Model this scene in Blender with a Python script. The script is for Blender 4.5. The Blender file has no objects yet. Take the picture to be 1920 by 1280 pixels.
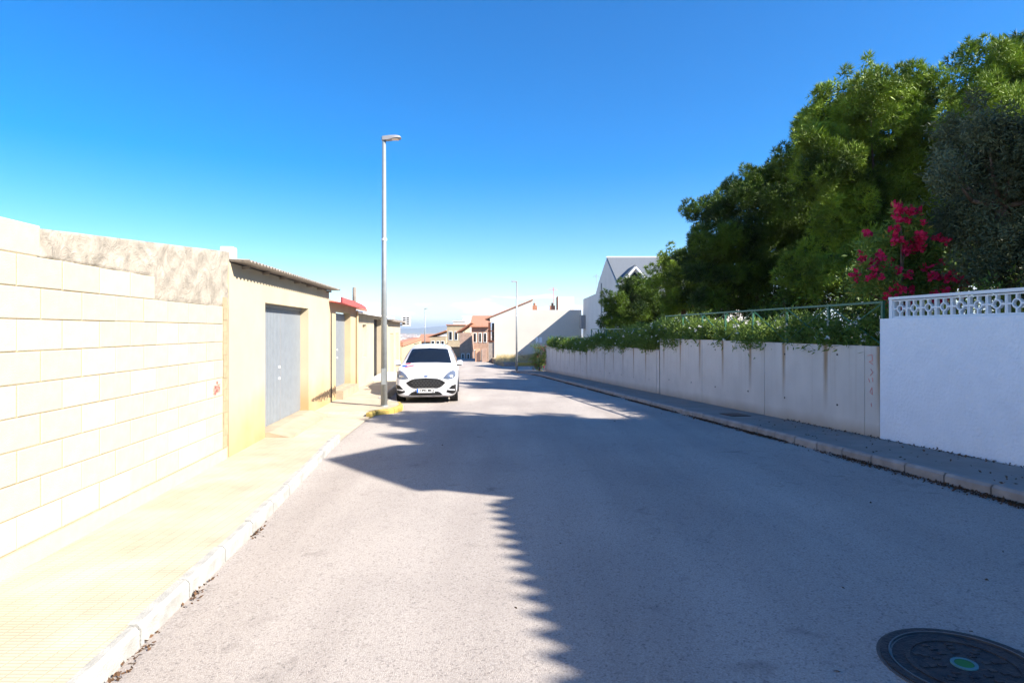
import bpy, bmesh, math, random
import numpy as np
from mathutils import Vector, Matrix
from mathutils.bvhtree import BVHTree
R = math.radians
random.seed(7)
rng = np.random.default_rng(7)
scene = bpy.context.scene
C = scene.collection

# ------------------------------------------------------------------ camera
F, HY, CZ = 1089.0, 619.0, 2.05          # focal length in photo pixels, horizon row, eye height
cam_d = bpy.data.cameras.new('camera')
cam_d.sensor_fit = 'HORIZONTAL'; cam_d.sensor_width = 36.0
cam_d.lens = F / 1920 * 36
cam_d.shift_y = -(640 - HY) / 1920
cam_d.clip_start = 0.05; cam_d.clip_end = 60000
cam = bpy.data.objects.new('camera', cam_d); C.objects.link(cam)
cam.location = (0, 0, CZ); cam.rotation_euler = (R(90), 0, 0)
scene.camera = cam

# ------------------------------------------------------------------ sky and sun
SUN_EL = R(36); LH = Vector((-0.895, 0.446, 0)).normalized()     # horizontal travel of the light
ld = Vector((LH.x * math.cos(SUN_EL), LH.y * math.cos(SUN_EL), -math.sin(SUN_EL)))
world = bpy.data.worlds.new('World'); scene.world = world; world.use_nodes = True
nt = world.node_tree; nt.nodes.clear()
N = nt.nodes.new; L = nt.links.new
sky = N('ShaderNodeTexSky'); sky.sky_type = 'NISHITA'; sky.sun_disc = False
sky.sun_elevation = SUN_EL
sky.sun_rotation = math.atan2(-LH.x, -LH.y)
sky.altitude = 100; sky.air_density = 1.0; sky.dust_density = 0.0; sky.ozone_density = 3.0
hs = N('ShaderNodeHueSaturation'); hs.inputs['Saturation'].default_value = 1.55
hs.inputs['Value'].default_value = 1.0; hs.inputs['Hue'].default_value = .507
L(sky.outputs[0], hs.inputs['Color'])
tc = N('ShaderNodeTexCoord'); sep = N('ShaderNodeSeparateXYZ'); L(tc.outputs['Generated'], sep.inputs[0])
mp = N('ShaderNodeMapping'); mp.inputs['Scale'].default_value = (5.5, 5.5, 34); mp.inputs['Location'].default_value = (1.35, .2, .4); L(tc.outputs['Generated'], mp.inputs[0])
nz = N('ShaderNodeTexNoise'); nz.inputs['Scale'].default_value = 1.6; nz.inputs['Detail'].default_value = 7; nz.inputs['Roughness'].default_value = .55
L(mp.outputs[0], nz.inputs[0])
band = N('ShaderNodeValToRGB')            # clouds only stand low over the horizon, all the way round
e = band.color_ramp.elements; e[0].position = 0.0; e[0].color = (.16,)*3 + (1,); e[1].position = .1; e[1].color = (0, 0, 0, 1)
k = e.new(.03); k.color = (.20,)*3 + (1,); k = e.new(.052); k.color = (.17,)*3 + (1,); k = e.new(.068); k.color = (0, 0, 0, 1)
L(sep.outputs['Z'], band.inputs[0])
add = N('ShaderNodeMath'); add.operation = 'ADD'; L(nz.outputs[0], add.inputs[0]); L(band.outputs[0], add.inputs[1])
cr = N('ShaderNodeValToRGB'); cr.color_ramp.elements[0].position = .675; cr.color_ramp.elements[1].position = .75
cr.color_ramp.elements[1].color = (.8, .8, .8, 1)
L(add.outputs[0], cr.inputs[0])
gate = N('ShaderNodeMath'); gate.operation = 'LESS_THAN'; gate.inputs[1].default_value = .08; L(sep.outputs['Z'], gate.inputs[0])
mk = N('ShaderNodeMath'); mk.operation = 'MULTIPLY'; L(cr.outputs[0], mk.inputs[0]); L(gate.outputs[0], mk.inputs[1])
mix = N('ShaderNodeMix'); mix.data_type = 'RGBA'; L(mk.outputs[0], mix.inputs[0]); L(hs.outputs[0], mix.inputs[6])
mix.inputs[7].default_value = (8.5, 8.6, 9.0, 1)
bg = N('ShaderNodeBackground'); bg.inputs['Strength'].default_value = 0.083
L(mix.outputs[2], bg.inputs[0])
wo = N('ShaderNodeOutputWorld'); L(bg.outputs[0], wo.inputs[0])

sun_d = bpy.data.lights.new('sun', 'SUN'); sun_d.energy = 5.0; sun_d.angle = R(.53); sun_d.color = (1, .93, .82)
sun = bpy.data.objects.new('sun', sun_d); C.objects.link(sun); sun.location = (20, -10, 30)
sun.rotation_euler = ld.to_track_quat('-Z', 'Y').to_euler()
scene.view_settings.view_transform = 'Standard'; scene.view_settings.look = 'None'
scene.view_settings.gamma = 1; scene.view_settings.use_curve_mapping = False
scene.view_settings.exposure = 1.5

# ------------------------------------------------------------------ helpers
def lerp_tab(t, v):
    if v <= t[0][0]: return t[0][1]
    for (a, b), (c, d) in zip(t, t[1:]):
        if v <= c: return b + (d - b) * (v - a) / (c - a)
    return t[-1][1]

def P(px, py, Y):                         # a direction in the photo at a known distance
    return Vector(((px - 960) / F * Y, Y, CZ - (py - HY) / F * Y))

def mat(name, col, rough=.85, var=.12, scale=6.0, bump=0.0, bscale=60.0, metal=0.0, spec=.3, col2=None, detail=5, sub=None):
    m = bpy.data.materials.new(name); m.use_nodes = True
    n = m.node_tree.nodes; l = m.node_tree.links
    b = n['Principled BSDF']; b.inputs['Roughness'].default_value = rough; b.inputs['Metallic'].default_value = metal
    b.inputs['Specular IOR Level'].default_value = spec
    t = n.new('ShaderNodeTexCoord')
    z = n.new('ShaderNodeTexNoise'); z.inputs['Scale'].default_value = scale; z.inputs['Detail'].default_value = detail
    l.new(t.outputs['Object'], z.inputs[0])
    r = n.new('ShaderNodeValToRGB'); r.color_ramp.elements[0].position = .3; r.color_ramp.elements[1].position = .7
    c2 = col2 or tuple(min(1, c * (1 + var)) for c in col); c1 = tuple(c * (1 - var) for c in col) if not col2 else col
    r.color_ramp.elements[0].color = (*c1, 1); r.color_ramp.elements[1].color = (*c2, 1)
    l.new(z.outputs[0], r.inputs[0]); l.new(r.outputs[0], b.inputs['Base Color'])
    if bump:
        z2 = n.new('ShaderNodeTexNoise'); z2.inputs['Scale'].default_value = bscale; z2.inputs['Detail'].default_value = 4
        l.new(t.outputs['Object'], z2.inputs[0])
        bp = n.new('ShaderNodeBump'); bp.inputs['Strength'].default_value = bump; bp.inputs['Distance'].default_value = .02
        l.new(z2.outputs[0], bp.inputs['Height']); l.new(bp.outputs[0], b.inputs['Normal'])
    m['ramp'] = r.name
    return m

def leafmat(name, c1, c2, trans=.35, rough=.55):
    m = bpy.data.materials.new(name); m.use_nodes = True
    n = m.node_tree.nodes; l = m.node_tree.links
    b = n['Principled BSDF']; b.inputs['Roughness'].default_value = rough; b.inputs['Specular IOR Level'].default_value = .25
    t = n.new('ShaderNodeTexCoord'); z = n.new('ShaderNodeTexNoise'); z.inputs['Scale'].default_value = .8; z.inputs['Detail'].default_value = 7
    l.new(t.outputs['Object'], z.inputs[0])
    r = n.new('ShaderNodeValToRGB'); r.color_ramp.elements[0].position = .35; r.color_ramp.elements[1].position = .65
    r.color_ramp.elements[0].color = (*c1, 1); r.color_ramp.elements[1].color = (*c2, 1)
    l.new(z.outputs[0], r.inputs[0]); l.new(r.outputs[0], b.inputs['Base Color'])
    tr = n.new('ShaderNodeBsdfTranslucent'); l.new(r.outputs[0], tr.inputs[0])
    mx = n.new('ShaderNodeMixShader'); mx.inputs[0].default_value = trans
    l.new(b.outputs[0], mx.inputs[1]); l.new(tr.outputs[0], mx.inputs[2])
    l.new(mx.outputs[0], n['Material Output'].inputs[0])
    return m

class MB:
    def __init__(s): s.v = []; s.f = []
    def add(s, vs, fs):
        o = len(s.v); s.v += [tuple(v) for v in vs]; s.f += [tuple(i + o for i in f) for f in fs]; return s
    def box(s, x0, x1, y0, y1, z0, z1):
        v = [(x, y, z) for z in (z0, z1) for y in (y0, y1) for x in (x0, x1)]
        return s.add(v, [(0, 2, 3, 1), (4, 5, 7, 6), (0, 1, 5, 4), (2, 6, 7, 3), (0, 4, 6, 2), (1, 3, 7, 5)])
    def quad(s, a, b, c, d): return s.add([a, b, c, d], [(0, 1, 2, 3)])
    def prism(s, poly, d):                 # poly: 3-D points in a plane, d: extrusion vector
        n = len(poly); p = [Vector(q) for q in poly]; d = Vector(d)
        return s.add(p + [q + d for q in p], [tuple(range(n))[::-1], tuple(range(n, 2 * n))] +
                     [(i, (i + 1) % n, n + (i + 1) % n, n + i) for i in range(n)])
    def tube(s, p0, p1, r0, r1=None, n=8, cap=True):
        p0, p1 = Vector(p0), Vector(p1); r1 = r0 if r1 is None else r1
        a = (p1 - p0).normalized(); u = a.orthogonal().normalized(); w = a.cross(u)
        v = []
        for p, r in ((p0, r0), (p1, r1)):
            v += [p + r * (u * math.cos(2 * math.pi * i / n) + w * math.sin(2 * math.pi * i / n)) for i in range(n)]
        f = [(i, (i + 1) % n, n + (i + 1) % n, n + i) for i in range(n)]
        if cap: f += [tuple(range(n))[::-1], tuple(range(n, 2 * n))]
        return s.add(v, f)
    def path(s, pts, rad, n=7):
        for i in range(len(pts) - 1): s.tube(pts[i], pts[i + 1], rad[i], rad[i + 1], n)
        return s
    def ring(s, c, r0, r1, z0, z1, n=40):
        v = []
        for z in (z0, z1):
            for r in (r0, r1):
                v += [(c[0] + r * math.cos(2 * math.pi * i / n), c[1] + r * math.sin(2 * math.pi * i / n), z) for i in range(n)]
        f = []
        for i in range(n):
            j = (i + 1) % n
            f += [(2 * n + i, 3 * n + i, 3 * n + j, 2 * n + j), (n + i, n + j, 3 * n + j, 3 * n + i), (i, 2 * n + i, 2 * n + j, j)]
        return s.add(v, f)
    def mesh(s, name, m, smooth=False):
        me = bpy.data.meshes.new(name); me.from_pydata(s.v, [], s.f); me.update()
        if m: me.materials.append(m)
        if smooth:
            for p in me.polygons: p.use_smooth = True
        return me
    def build(s, name, m, parent=None, smooth=False):
        return link(name, s.mesh(name, m, smooth), parent)

def link(name, me, parent=None, loc=None):
    o = bpy.data.objects.new(name, me); C.objects.link(o)
    if parent: o.parent = parent
    if loc is not None: o.location = loc
    return o

def tag(o, label, cat, group=None, kind=None):
    o['label'] = label; o['category'] = cat
    if group: o['group'] = group
    if kind: o['kind'] = kind
    return o

def struct(o): o['kind'] = 'structure'; return o

def thing(name, label, cat, loc=(0, 0, 0), rz=0, group=None):
    o = link(name, None); o.location = loc; o.rotation_euler = (0, 0, rz); o.empty_display_size = .2
    return tag(o, label, cat, group)

def np_mesh(name, V, k, m, parent=None):  # V: (n*k,3), every k rows one face
    V = np.asarray(V, dtype=np.float32).reshape(-1, 3); n = len(V) // k
    me = bpy.data.meshes.new(name)
    me.vertices.add(len(V)); me.vertices.foreach_set('co', V.ravel())
    me.loops.add(len(V)); me.loops.foreach_set('vertex_index', np.arange(len(V), dtype=np.int32))
    me.polygons.add(n); me.polygons.foreach_set('loop_start', np.arange(0, len(V), k, dtype=np.int32))
    me.update(calc_edges=True); me.materials.append(m)
    return link(name, me, parent)

def unit(n):
    v = rng.normal(size=(n, 3)); return v / np.linalg.norm(v, axis=1)[:, None]

def needles(cent, nrm, per, length, width):
    n = len(cent); c = np.repeat(cent, per, 0); d = np.repeat(nrm, per, 0) * .75 + unit(n * per) * .8 + np.array([0, 0, .25])
    d /= np.linalg.norm(d, axis=1)[:, None]
    sd = np.cross(d, unit(n * per)); sd /= np.linalg.norm(sd, axis=1)[:, None]
    ln = (length * rng.uniform(.6, 1.15, n * per))[:, None]
    return np.stack([c - sd * width, c + sd * width, c + d * ln], 1).reshape(-1, 3)

def leaves(cent, nrm, length, width, droop=0.0, spread=.9):
    n = len(cent); d = nrm * .6 + unit(n) * spread + np.array([0, 0, -droop]); d /= np.linalg.norm(d, axis=1)[:, None]
    sd = np.cross(d, unit(n)); sd /= np.linalg.norm(sd, axis=1)[:, None]
    ln = (length * rng.uniform(.6, 1.2, n))[:, None]
    return np.stack([cent, cent + d * ln * .5 + sd * width, cent + d * ln, cent + d * ln * .5 - sd * width], 1).reshape(-1, 3)

def cores(bl, f, parent, m, size=.3, dens=330, wf=.2):     # larger leaf sprays added inside each clump to block light and close gaps
    cs, ns = [], []
    for c, r in bl:
        k = max(12, int(dens * r * r)); u = unit(k); cs.append(np.array(c) + u * (r * f * rng.uniform(.2, 1, k) ** .5)[:, None]); ns.append(u)
    o = np_mesh('inner_foliage', leaves(np.concatenate(cs), np.concatenate(ns), size, size * wf), 4, m, parent); o['kind'] = 'stuff'

def clumps(blobs, nsub, fsub, ntuft, inner=.25, span=(.45, .95)):
    """points and outward normals on many small sub-clumps over each blob (c, r)"""
    Cs, Ns = [], []
    for c, r in blobs:
        c = np.array(c); k = max(4, int(nsub * r * r))
        dirs = unit(k); dirs[:, 2] = dirs[:, 2] * .8 + .12
        cs = c + dirs * (r * rng.uniform(span[0], span[1], k))[:, None]
        rs = r * fsub * rng.uniform(.6, 1.35, k)
        for q, s in zip(cs, rs):
            m = max(6, int(ntuft * s * s)); u = unit(m); u[:, 2] += .15
            Cs.append(q + u * (s * rng.uniform(.55, 1.05, m))[:, None]); Ns.append(u)
        m = int(ntuft * r * r * inner); u = unit(m)
        Cs.append(c + u * (r * rng.uniform(.1, .8, m))[:, None]); Ns.append(u)
    return np.concatenate(Cs), np.concatenate(Ns)

# ------------------------------------------------------------------ materials
M = {}
M['asphalt'] = mat('sun_bleached_asphalt', (.365, .322, .286), .9, .3, 90, .5, 220, col2=(.54, .485, .438), detail=3)
M['paving'] = mat('cream_paving', (.47, .405, .31), .85, .1, 3)
M['paving_grey'] = mat('grey_paving', (.27, .25, .23), .85, .1, 3)
M['ramp'] = mat('cement_ramp', (.36, .295, .21), .9, .12, 4, .3, 50)
M['kerb'] = mat('kerb_concrete', (.34, .335, .315), .85, .2, 7, .4, 70)
M['kerb_warm'] = mat('kerb_concrete_worn', (.33, .29, .26), .9, .2, 5, .4, 70)
M['yellow'] = mat('yellow_kerb_paint', (.44, .32, .085), .75, .15, 12, .2, 60)
M['block'] = [mat('concrete_block_%d' % i, c, .92, .05, 9, .35, 120) for i, c in enumerate([(.445, .40, .31), (.46, .415, .325), (.435, .39, .298)])]
M['mortar'] = mat('mortar', (.35, .28, .18), .95, .12, 9, .3, 60)
M['plaster'] = mat('rough_trowelled_render', (.22, .195, .16), .95, .2, 2.2, 1.0, 7, col2=(.42, .375, .31), detail=9)
for _n in M['plaster'].node_tree.nodes:
    if _n.type == 'TEX_NOISE': _n.inputs['Distortion'].default_value = 2.4; _n.inputs['Roughness'].default_value = .62
M['garage'] = mat('cream_render', (.47, .40, .28), .92, .06, 1.4, .15, 40)
M['garage2'] = mat('ochre_cream_render', (.46, .37, .235), .92, .07, 1.4, .15, 40)
M['white_render'] = mat('white_render', (.45, .385, .28), .92, .07, 1.2, .1, 40)
M['lavwhite'] = mat('white_stucco', (.84, .86, .90), .9, .03, 3, 1.0, 22)
M['house_white'] = mat('house_white_paint', (.70, .66, .62), .9, .05, .6)
M['sheet_grey'] = mat('grey_painted_steel', (.285, .315, .345), .45, .06, 8, 0, metal=.3, spec=.5)
M['fibro'] = mat('fibre_cement', (.23, .20, .17), .95, .2, 5, .3, 40)
M['redsheet'] = mat('red_metal_sheet', (.55, .09, .08), .5, .15, 6)
M['whitesheet'] = mat('white_corrugated_sheet', (.7, .7, .7), .5, .1, 5)
M['tile'] = mat('terracotta_tile', (.40, .19, .12), .85, .25, 9)
M['dark'] = mat('painted_opening_shade', (.02, .02, .022), .6, .1)  # near-black for shade painted into openings, slots and holes
M['brown'] = mat('brown_wood', (.13, .045, .025), .6, .2)
M['peach'] = mat('peach_paint', (.62, .36, .23), .9, .08, 1)
M['pinkbrick'] = mat('pink_brick', (.40, .27, .21), .9, .15, 3)
M['ochre'] = mat('ochre_paint', (.42, .33, .22), .9, .1, 1)
M['galv'] = mat('galvanised_steel', (.30, .32, .325), .5, .08, 10, metal=.35, spec=.5)
M['lampgrey'] = mat('lamp_head_grey', (.30, .29, .30), .5, .05)
M['lens'] = mat('lamp_lens', (.75, .62, .5), .25, .05)
M['green'] = mat('green_railing_paint', (.03, .13, .075), .45, .15, 8, spec=.5)
M['white'] = mat('white_paint', (.8, .8, .8), .7, .03, 4)
M['soil'] = mat('garden_soil', (.17, .12, .08), 1, .3, 3, .5, 20)
M['bark'] = mat('pine_bark', (.16, .11, .08), .95, .3, 10, .6, 30)
M['pine'] = leafmat('pine_needles', (.032, .068, .008), (.25, .36, .03), .10)  # wide colour range puts lit tops and clump shade into the needles
M['pine2'] = leafmat('pine_needles_deep', (.018, .042, .007), (.115, .19, .016), .10)  # darker range, more of the crown shade put into the colour
M['olive'] = leafmat('olive_leaves', (.05, .068, .03), (.135, .16, .085), .15)
M['olea'] = leafmat('oleander_leaves', (.09, .15, .025), (.22, .31, .055), .35)
M['oleay'] = leafmat('yellowing_leaves', (.30, .25, .04), (.4, .33, .06), .35)
M['pink'] = leafmat('crimson_petals', (.55, .012, .06), (.75, .03, .13), .3)
M['petal'] = leafmat('white_petals', (.7, .7, .64), (.8, .8, .74), .3)
M['litter'] = mat('dry_leaf_litter', (.10, .055, .03), 1, .4, 20)
M['slate'] = mat('slate_roof', (.13, .145, .165), .7, .12, 14, .2, 30)
M['iron'] = mat('cast_iron', (.028, .026, .032), .55, .35, 14, .5, 60, metal=.3, col2=(.075, .065, .06))
M['drygrass'] = leafmat('dry_grass', (.50, .40, .20), (.62, .52, .28), .35)
M['ground'] = mat('dry_ground', (.36, .29, .20), 1, .2, .8, .3, 10)
M['town'] = [mat('far_walls_%d' % i, c, .9, .03) for i, c in enumerate([(.7, .66, .6), (.55, .38, .25), (.6, .5, .38), (.4, .2, .13)])]
M['stain'] = mat('damp_stain', (.10, .07, .045), 1, .3, 20)

# paving: small ribbed tiles set in rows across the pavement
def ribbed(m, w, h):
    n = m.node_tree.nodes; l = m.node_tree.links; b = n['Principled BSDF']
    g = n.new('ShaderNodeNewGeometry'); br = n.new('ShaderNodeTexBrick')
    br.inputs['Scale'].default_value = 1; br.inputs['Brick Width'].default_value = w; br.inputs['Row Height'].default_value = h
    br.inputs['Mortar Size'].default_value = .006; br.inputs['Mortar Smooth'].default_value = .4
    br.offset = 0
    l.new(g.outputs['Position'], br.inputs['Vector'])
    r = n[m['ramp']]
    big = n.new('ShaderNodeTexNoise'); big.inputs['Scale'].default_value = 1.1; big.inputs['Detail'].default_value = 7; l.new(g.outputs['Position'], big.inputs[0])
    bc = n.new('ShaderNodeValToRGB'); bc.color_ramp.elements[0].position = .33; bc.color_ramp.elements[0].color = (.90, .875, .85, 1); bc.color_ramp.elements[1].position = .6
    l.new(big.outputs[0], bc.inputs[0]); m0 = n.new('ShaderNodeMix'); m0.data_type = 'RGBA'; m0.blend_type = 'MULTIPLY'; m0.inputs[0].default_value = 1
    l.new(r.outputs[0], m0.inputs[6]); l.new(bc.outputs[0], m0.inputs[7])
    mx = n.new('ShaderNodeMix'); mx.data_type = 'RGBA'; mx.blend_type = 'MULTIPLY'; mx.inputs[0].default_value = 1
    l.new(m0.outputs[2], mx.inputs[6])
    cr = n.new('ShaderNodeValToRGB'); cr.color_ramp.elements[0].color = (1, 1, 1, 1); cr.color_ramp.elements[1].color = (.90, .87, .84, 1)
    l.new(br.outputs['Fac'], cr.inputs[0]); l.new(cr.outputs[0], mx.inputs[7]); l.new(mx.outputs[2], b.inputs['Base Color'])
    bp = n.new('ShaderNodeBump'); bp.invert = True; bp.inputs['Strength'].default_value = .6; bp.inputs['Distance'].default_value = .006
    l.new(br.outputs['Fac'], bp.inputs['Height']); l.new(bp.outputs[0], b.inputs['Normal'])
ribbed(M['paving'], .1, .034); ribbed(M['paving_grey'], .1, .034)

# asphalt: pale binder with dark stones, patches of wear
def asphalt_detail(m):
    n = m.node_tree.nodes; l = m.node_tree.links; b = n['Principled BSDF']; r = n[m['ramp']]
    t = n.new('ShaderNodeTexCoord')
    vo = n.new('ShaderNodeTexVoronoi'); vo.inputs['Scale'].default_value = 75; l.new(t.outputs['Object'], vo.inputs[0])
    cr = n.new('ShaderNodeValToRGB'); cr.color_ramp.elements[0].position = .0; cr.color_ramp.elements[0].color = (.55, .55, .57, 1)
    cr.color_ramp.elements[1].position = .32; cr.color_ramp.elements[1].color = (1, 1, 1, 1)
    l.new(vo.outputs['Color'], cr.inputs[0])
    big = n.new('ShaderNodeTexNoise'); big.inputs['Scale'].default_value = .5; big.inputs['Detail'].default_value = 6; l.new(t.outputs['Object'], big.inputs[0])
    c2 = n.new('ShaderNodeValToRGB'); c2.color_ramp.elements[0].position = .3; c2.color_ramp.elements[0].color = (.84, .84, .85, 1); c2.color_ramp.elements[1].position = .7
    l.new(big.outputs[0], c2.inputs[0])
    # worn wheel tracks, small oil spots and hairline cracks
    sp = n.new('ShaderNodeTexNoise'); sp.inputs['Scale'].default_value = 2.7; sp.inputs['Detail'].default_value = 3; sp.inputs['Distortion'].default_value = .6; l.new(t.outputs['Object'], sp.inputs[0])
    spr = n.new('ShaderNodeValToRGB'); spr.color_ramp.elements[0].position = .24; spr.color_ramp.elements[0].color = (.74, .735, .735, 1); spr.color_ramp.elements[1].position = .36; l.new(sp.outputs[0], spr.inputs[0])
    mp_ = n.new('ShaderNodeMapping'); mp_.inputs['Scale'].default_value = (1.1, .12, 1); mp_.inputs['Rotation'].default_value = (0, 0, -.1); l.new(t.outputs['Object'], mp_.inputs[0])
    tk_ = n.new('ShaderNodeTexNoise'); tk_.inputs['Scale'].default_value = 1.0; tk_.inputs['Detail'].default_value = 4; l.new(mp_.outputs[0], tk_.inputs[0])
    tkr = n.new('ShaderNodeValToRGB'); tkr.color_ramp.elements[0].position = .35; tkr.color_ramp.elements[0].color = (.84, .83, .83, 1); tkr.color_ramp.elements[1].position = .62; l.new(tk_.outputs[0], tkr.inputs[0])
    ck = n.new('ShaderNodeTexVoronoi'); ck.feature = 'DISTANCE_TO_EDGE'; ck.inputs['Scale'].default_value = .42; dn = n.new('ShaderNodeTexNoise'); dn.inputs['Scale'].default_value = 1.7; dn.inputs['Detail'].default_value = 6
    l.new(t.outputs['Object'], dn.inputs[0]); av = n.new('ShaderNodeVectorMath'); av.operation = 'MULTIPLY_ADD'; av.inputs[1].default_value = (1.6, 1.6, 0); l.new(dn.outputs['Color'], av.inputs[0]); l.new(t.outputs['Object'], av.inputs[2]); l.new(av.outputs[0], ck.inputs[0])
    ckr = n.new('ShaderNodeValToRGB'); ckr.color_ramp.elements[0].position = .0; ckr.color_ramp.elements[0].color = (.86, .855, .85, 1); ckr.color_ramp.elements[1].position = .004; l.new(ck.outputs['Distance'], ckr.inputs[0])
    prev = r.outputs[0]
    for q in (spr, tkr, ckr):
        w_ = n.new('ShaderNodeMix'); w_.data_type = 'RGBA'; w_.blend_type = 'MULTIPLY'; w_.inputs[0].default_value = 1; l.new(prev, w_.inputs[6]); l.new(q.outputs[0], w_.inputs[7]); prev = w_.outputs[2]
    a = n.new('ShaderNodeMix'); a.data_type = 'RGBA'; a.blend_type = 'MULTIPLY'; a.inputs[0].default_value = 1
    l.new(prev, a.inputs[6]); l.new(cr.outputs[0], a.inputs[7])
    a2 = n.new('ShaderNodeMix'); a2.data_type = 'RGBA'; a2.blend_type = 'MULTIPLY'; a2.inputs[0].default_value = 1
    l.new(a.outputs[2], a2.inputs[6]); l.new(c2.outputs[0], a2.inputs[7]); l.new(a2.outputs[2], b.inputs['Base Color'])
asphalt_detail(M['asphalt'])

# concrete of the retaining wall: rust runs under every railing post, soil splash at the foot
def concrete_runs(name, period, y_off, top):
    m = mat(name, (.62, .565, .505), .9, .07, 1.6, .15, 30); n = m.node_tree.nodes; l = m.node_tree.links
    b = n['Principled BSDF']; r = n[m['ramp']]; t = n.new('ShaderNodeTexCoord'); s = n.new('ShaderNodeSeparateXYZ'); l.new(t.outputs['Object'], s.inputs[0])
    def mth(op, a, bb=None, c=None):
        q = n.new('ShaderNodeMath'); q.operation = op
        for i, x in enumerate((a, bb, c)):
            if x is None: continue
            if isinstance(x, (int, float)): q.inputs[i].default_value = x
            else: l.new(x, q.inputs[i])
        return q.outputs[0]
    wob = n.new('ShaderNodeTexNoise'); wob.inputs['Scale'].default_value = 2.5; l.new(t.outputs['Object'], wob.inputs[0])
    y = mth('ADD', mth('ADD', s.outputs['Y'], -y_off), mth('MULTIPLY', mth('SUBTRACT', wob.outputs[0], .5), .05))
    ph = mth('PINGPONG', y, period / 2)                       # 0 at every post
    line = mth('SUBTRACT', 1, mth('SMOOTH_MIN', mth('DIVIDE', ph, .085), 1, .1))
    fade = mth('MINIMUM', 1, mth('MAXIMUM', 0, mth('DIVIDE', mth('SUBTRACT', s.outputs['Z'], top - 1.25), 1.25)))
    st = n.new('ShaderNodeTexNoise'); st.inputs['Scale'].default_value = 1.0; st.inputs['Detail'].default_value = 5
    mpn = n.new('ShaderNodeMapping'); mpn.inputs['Scale'].default_value = (1, 9, .35); l.new(t.outputs['Object'], mpn.inputs[0]); l.new(mpn.outputs[0], st.inputs[0])
    streak = mth('MULTIPLY', mth('MAXIMUM', 0, mth('SUBTRACT', st.outputs[0], .54)), 1.5)
    msk = mth('MINIMUM', .85, mth('ADD', mth('MULTIPLY', mth('MULTIPLY', line, fade), 1.25), mth('MULTIPLY', streak, mth('ADD', .25, mth('MULTIPLY', fade, .5)))))
    foot = mth('SUBTRACT', mth('SUBTRACT', s.outputs['Z'], .2995), mth('MULTIPLY', s.outputs['Y'], -.0363))
    fm = mth('MULTIPLY', mth('MINIMUM', 1, mth('MAXIMUM', 0, mth('SUBTRACT', mth('ADD', .62, mth('MULTIPLY', wob.outputs[0], .5)), mth('DIVIDE', foot, .28)))), .6)
    msk = mth('MAXIMUM', msk, fm)
    mx = n.new('ShaderNodeMix'); mx.data_type = 'RGBA'; l.new(msk, mx.inputs[0]); l.new(r.outputs[0], mx.inputs[6]); mx.inputs[7].default_value = (.30, .18, .075, 1)
    l.new(mx.outputs[2], b.inputs['Base Color'])
    return m

# ------------------------------------------------------------------ street geometry
XL = [(-8, -1.3), (3.39, -2.37), (5.93, -2.61), (10.3, -3.13), (13.7, -3.3), (13.95, -3.2), (14.1, -2.95), (14.5, -2.8), (15.0, -2.8), (15.6, -3.0), (16.4, -3.72),
      (24, -4.35), (30, -4.9), (41, -6.1), (60, -8.6), (80, -11.6), (150, -24), (260, -47)]
XR = [(-8, 6.615), (36, 1.78), (40, .95), (42.2, .1), (43, -.1), (51, -.9), (60, -2.6), (80, -5.6), (150, -17.5), (260, -40)]
ZL = [(-8, 0), (9, 0), (14, .02), (17.7, -.1), (22, -.16), (30, -.42), (41, -.93), (60, -1.22), (80, -1.7), (150, -3.7), (260, -8)]
ZR = [(-8, .81), (0, .52), (41, -.975), (60, -1.25), (80, -1.75), (150, -3.7), (260, -8)]
SWL = [(-8, .14), (16, .14), (22, .12), (30, -.1), (41, -.7), (60, -1.05), (80, -1.55), (150, -3.55), (260, -7.85)]
wallL = lambda Y: -3.536 - .0817 * Y
wallR = lambda Y: 6.99 - .11 * Y
swr = lambda Y: .298 - .0365 * (Y - 9.4)
TL, TR = math.atan(.0817), math.atan(.11)
def road_z(x, Y):
    a, b = lerp_tab(XL, Y), lerp_tab(XR, Y); t = max(0, min(1, (x - a) / (b - a)))
    return lerp_tab(ZL, Y) * (1 - t) + lerp_tab(ZR, Y) * t

ys = sorted(set([y for y, _ in XL] + [y for y, _ in XR] + list(np.arange(-8, 60, 1.0)) + list(np.arange(60, 260, 5.0))))
mb = MB(); K = 10
for y in ys:
    a, b = lerp_tab(XL, y) - .05, lerp_tab(XR, y) + .05
    for i in range(K + 1):
        x = a + (b - a) * i / K; mb.v.append((x, y, road_z(x, y)))
for j in range(len(ys) - 1):
    for i in range(K): q = j * (K + 1) + i; mb.f.append((q, q + 1, q + K + 2, q + K + 1))
struct(mb.build('road', M['asphalt'], None, True))
# side street to the right past the retaining wall
mb = MB(); xs = np.linspace(-1, 30, 12)
for x in xs:
    for y in (43.2, 46.5, 50.5): mb.v.append((x, y, road_z(-1, y) + .004 + max(0, x) * .03))
for i in range(11):
    for j in range(2): q = i * 3 + j; mb.f.append((q, q + 3, q + 4, q + 1))
struct(mb.build('side_street', M['asphalt']))

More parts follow.
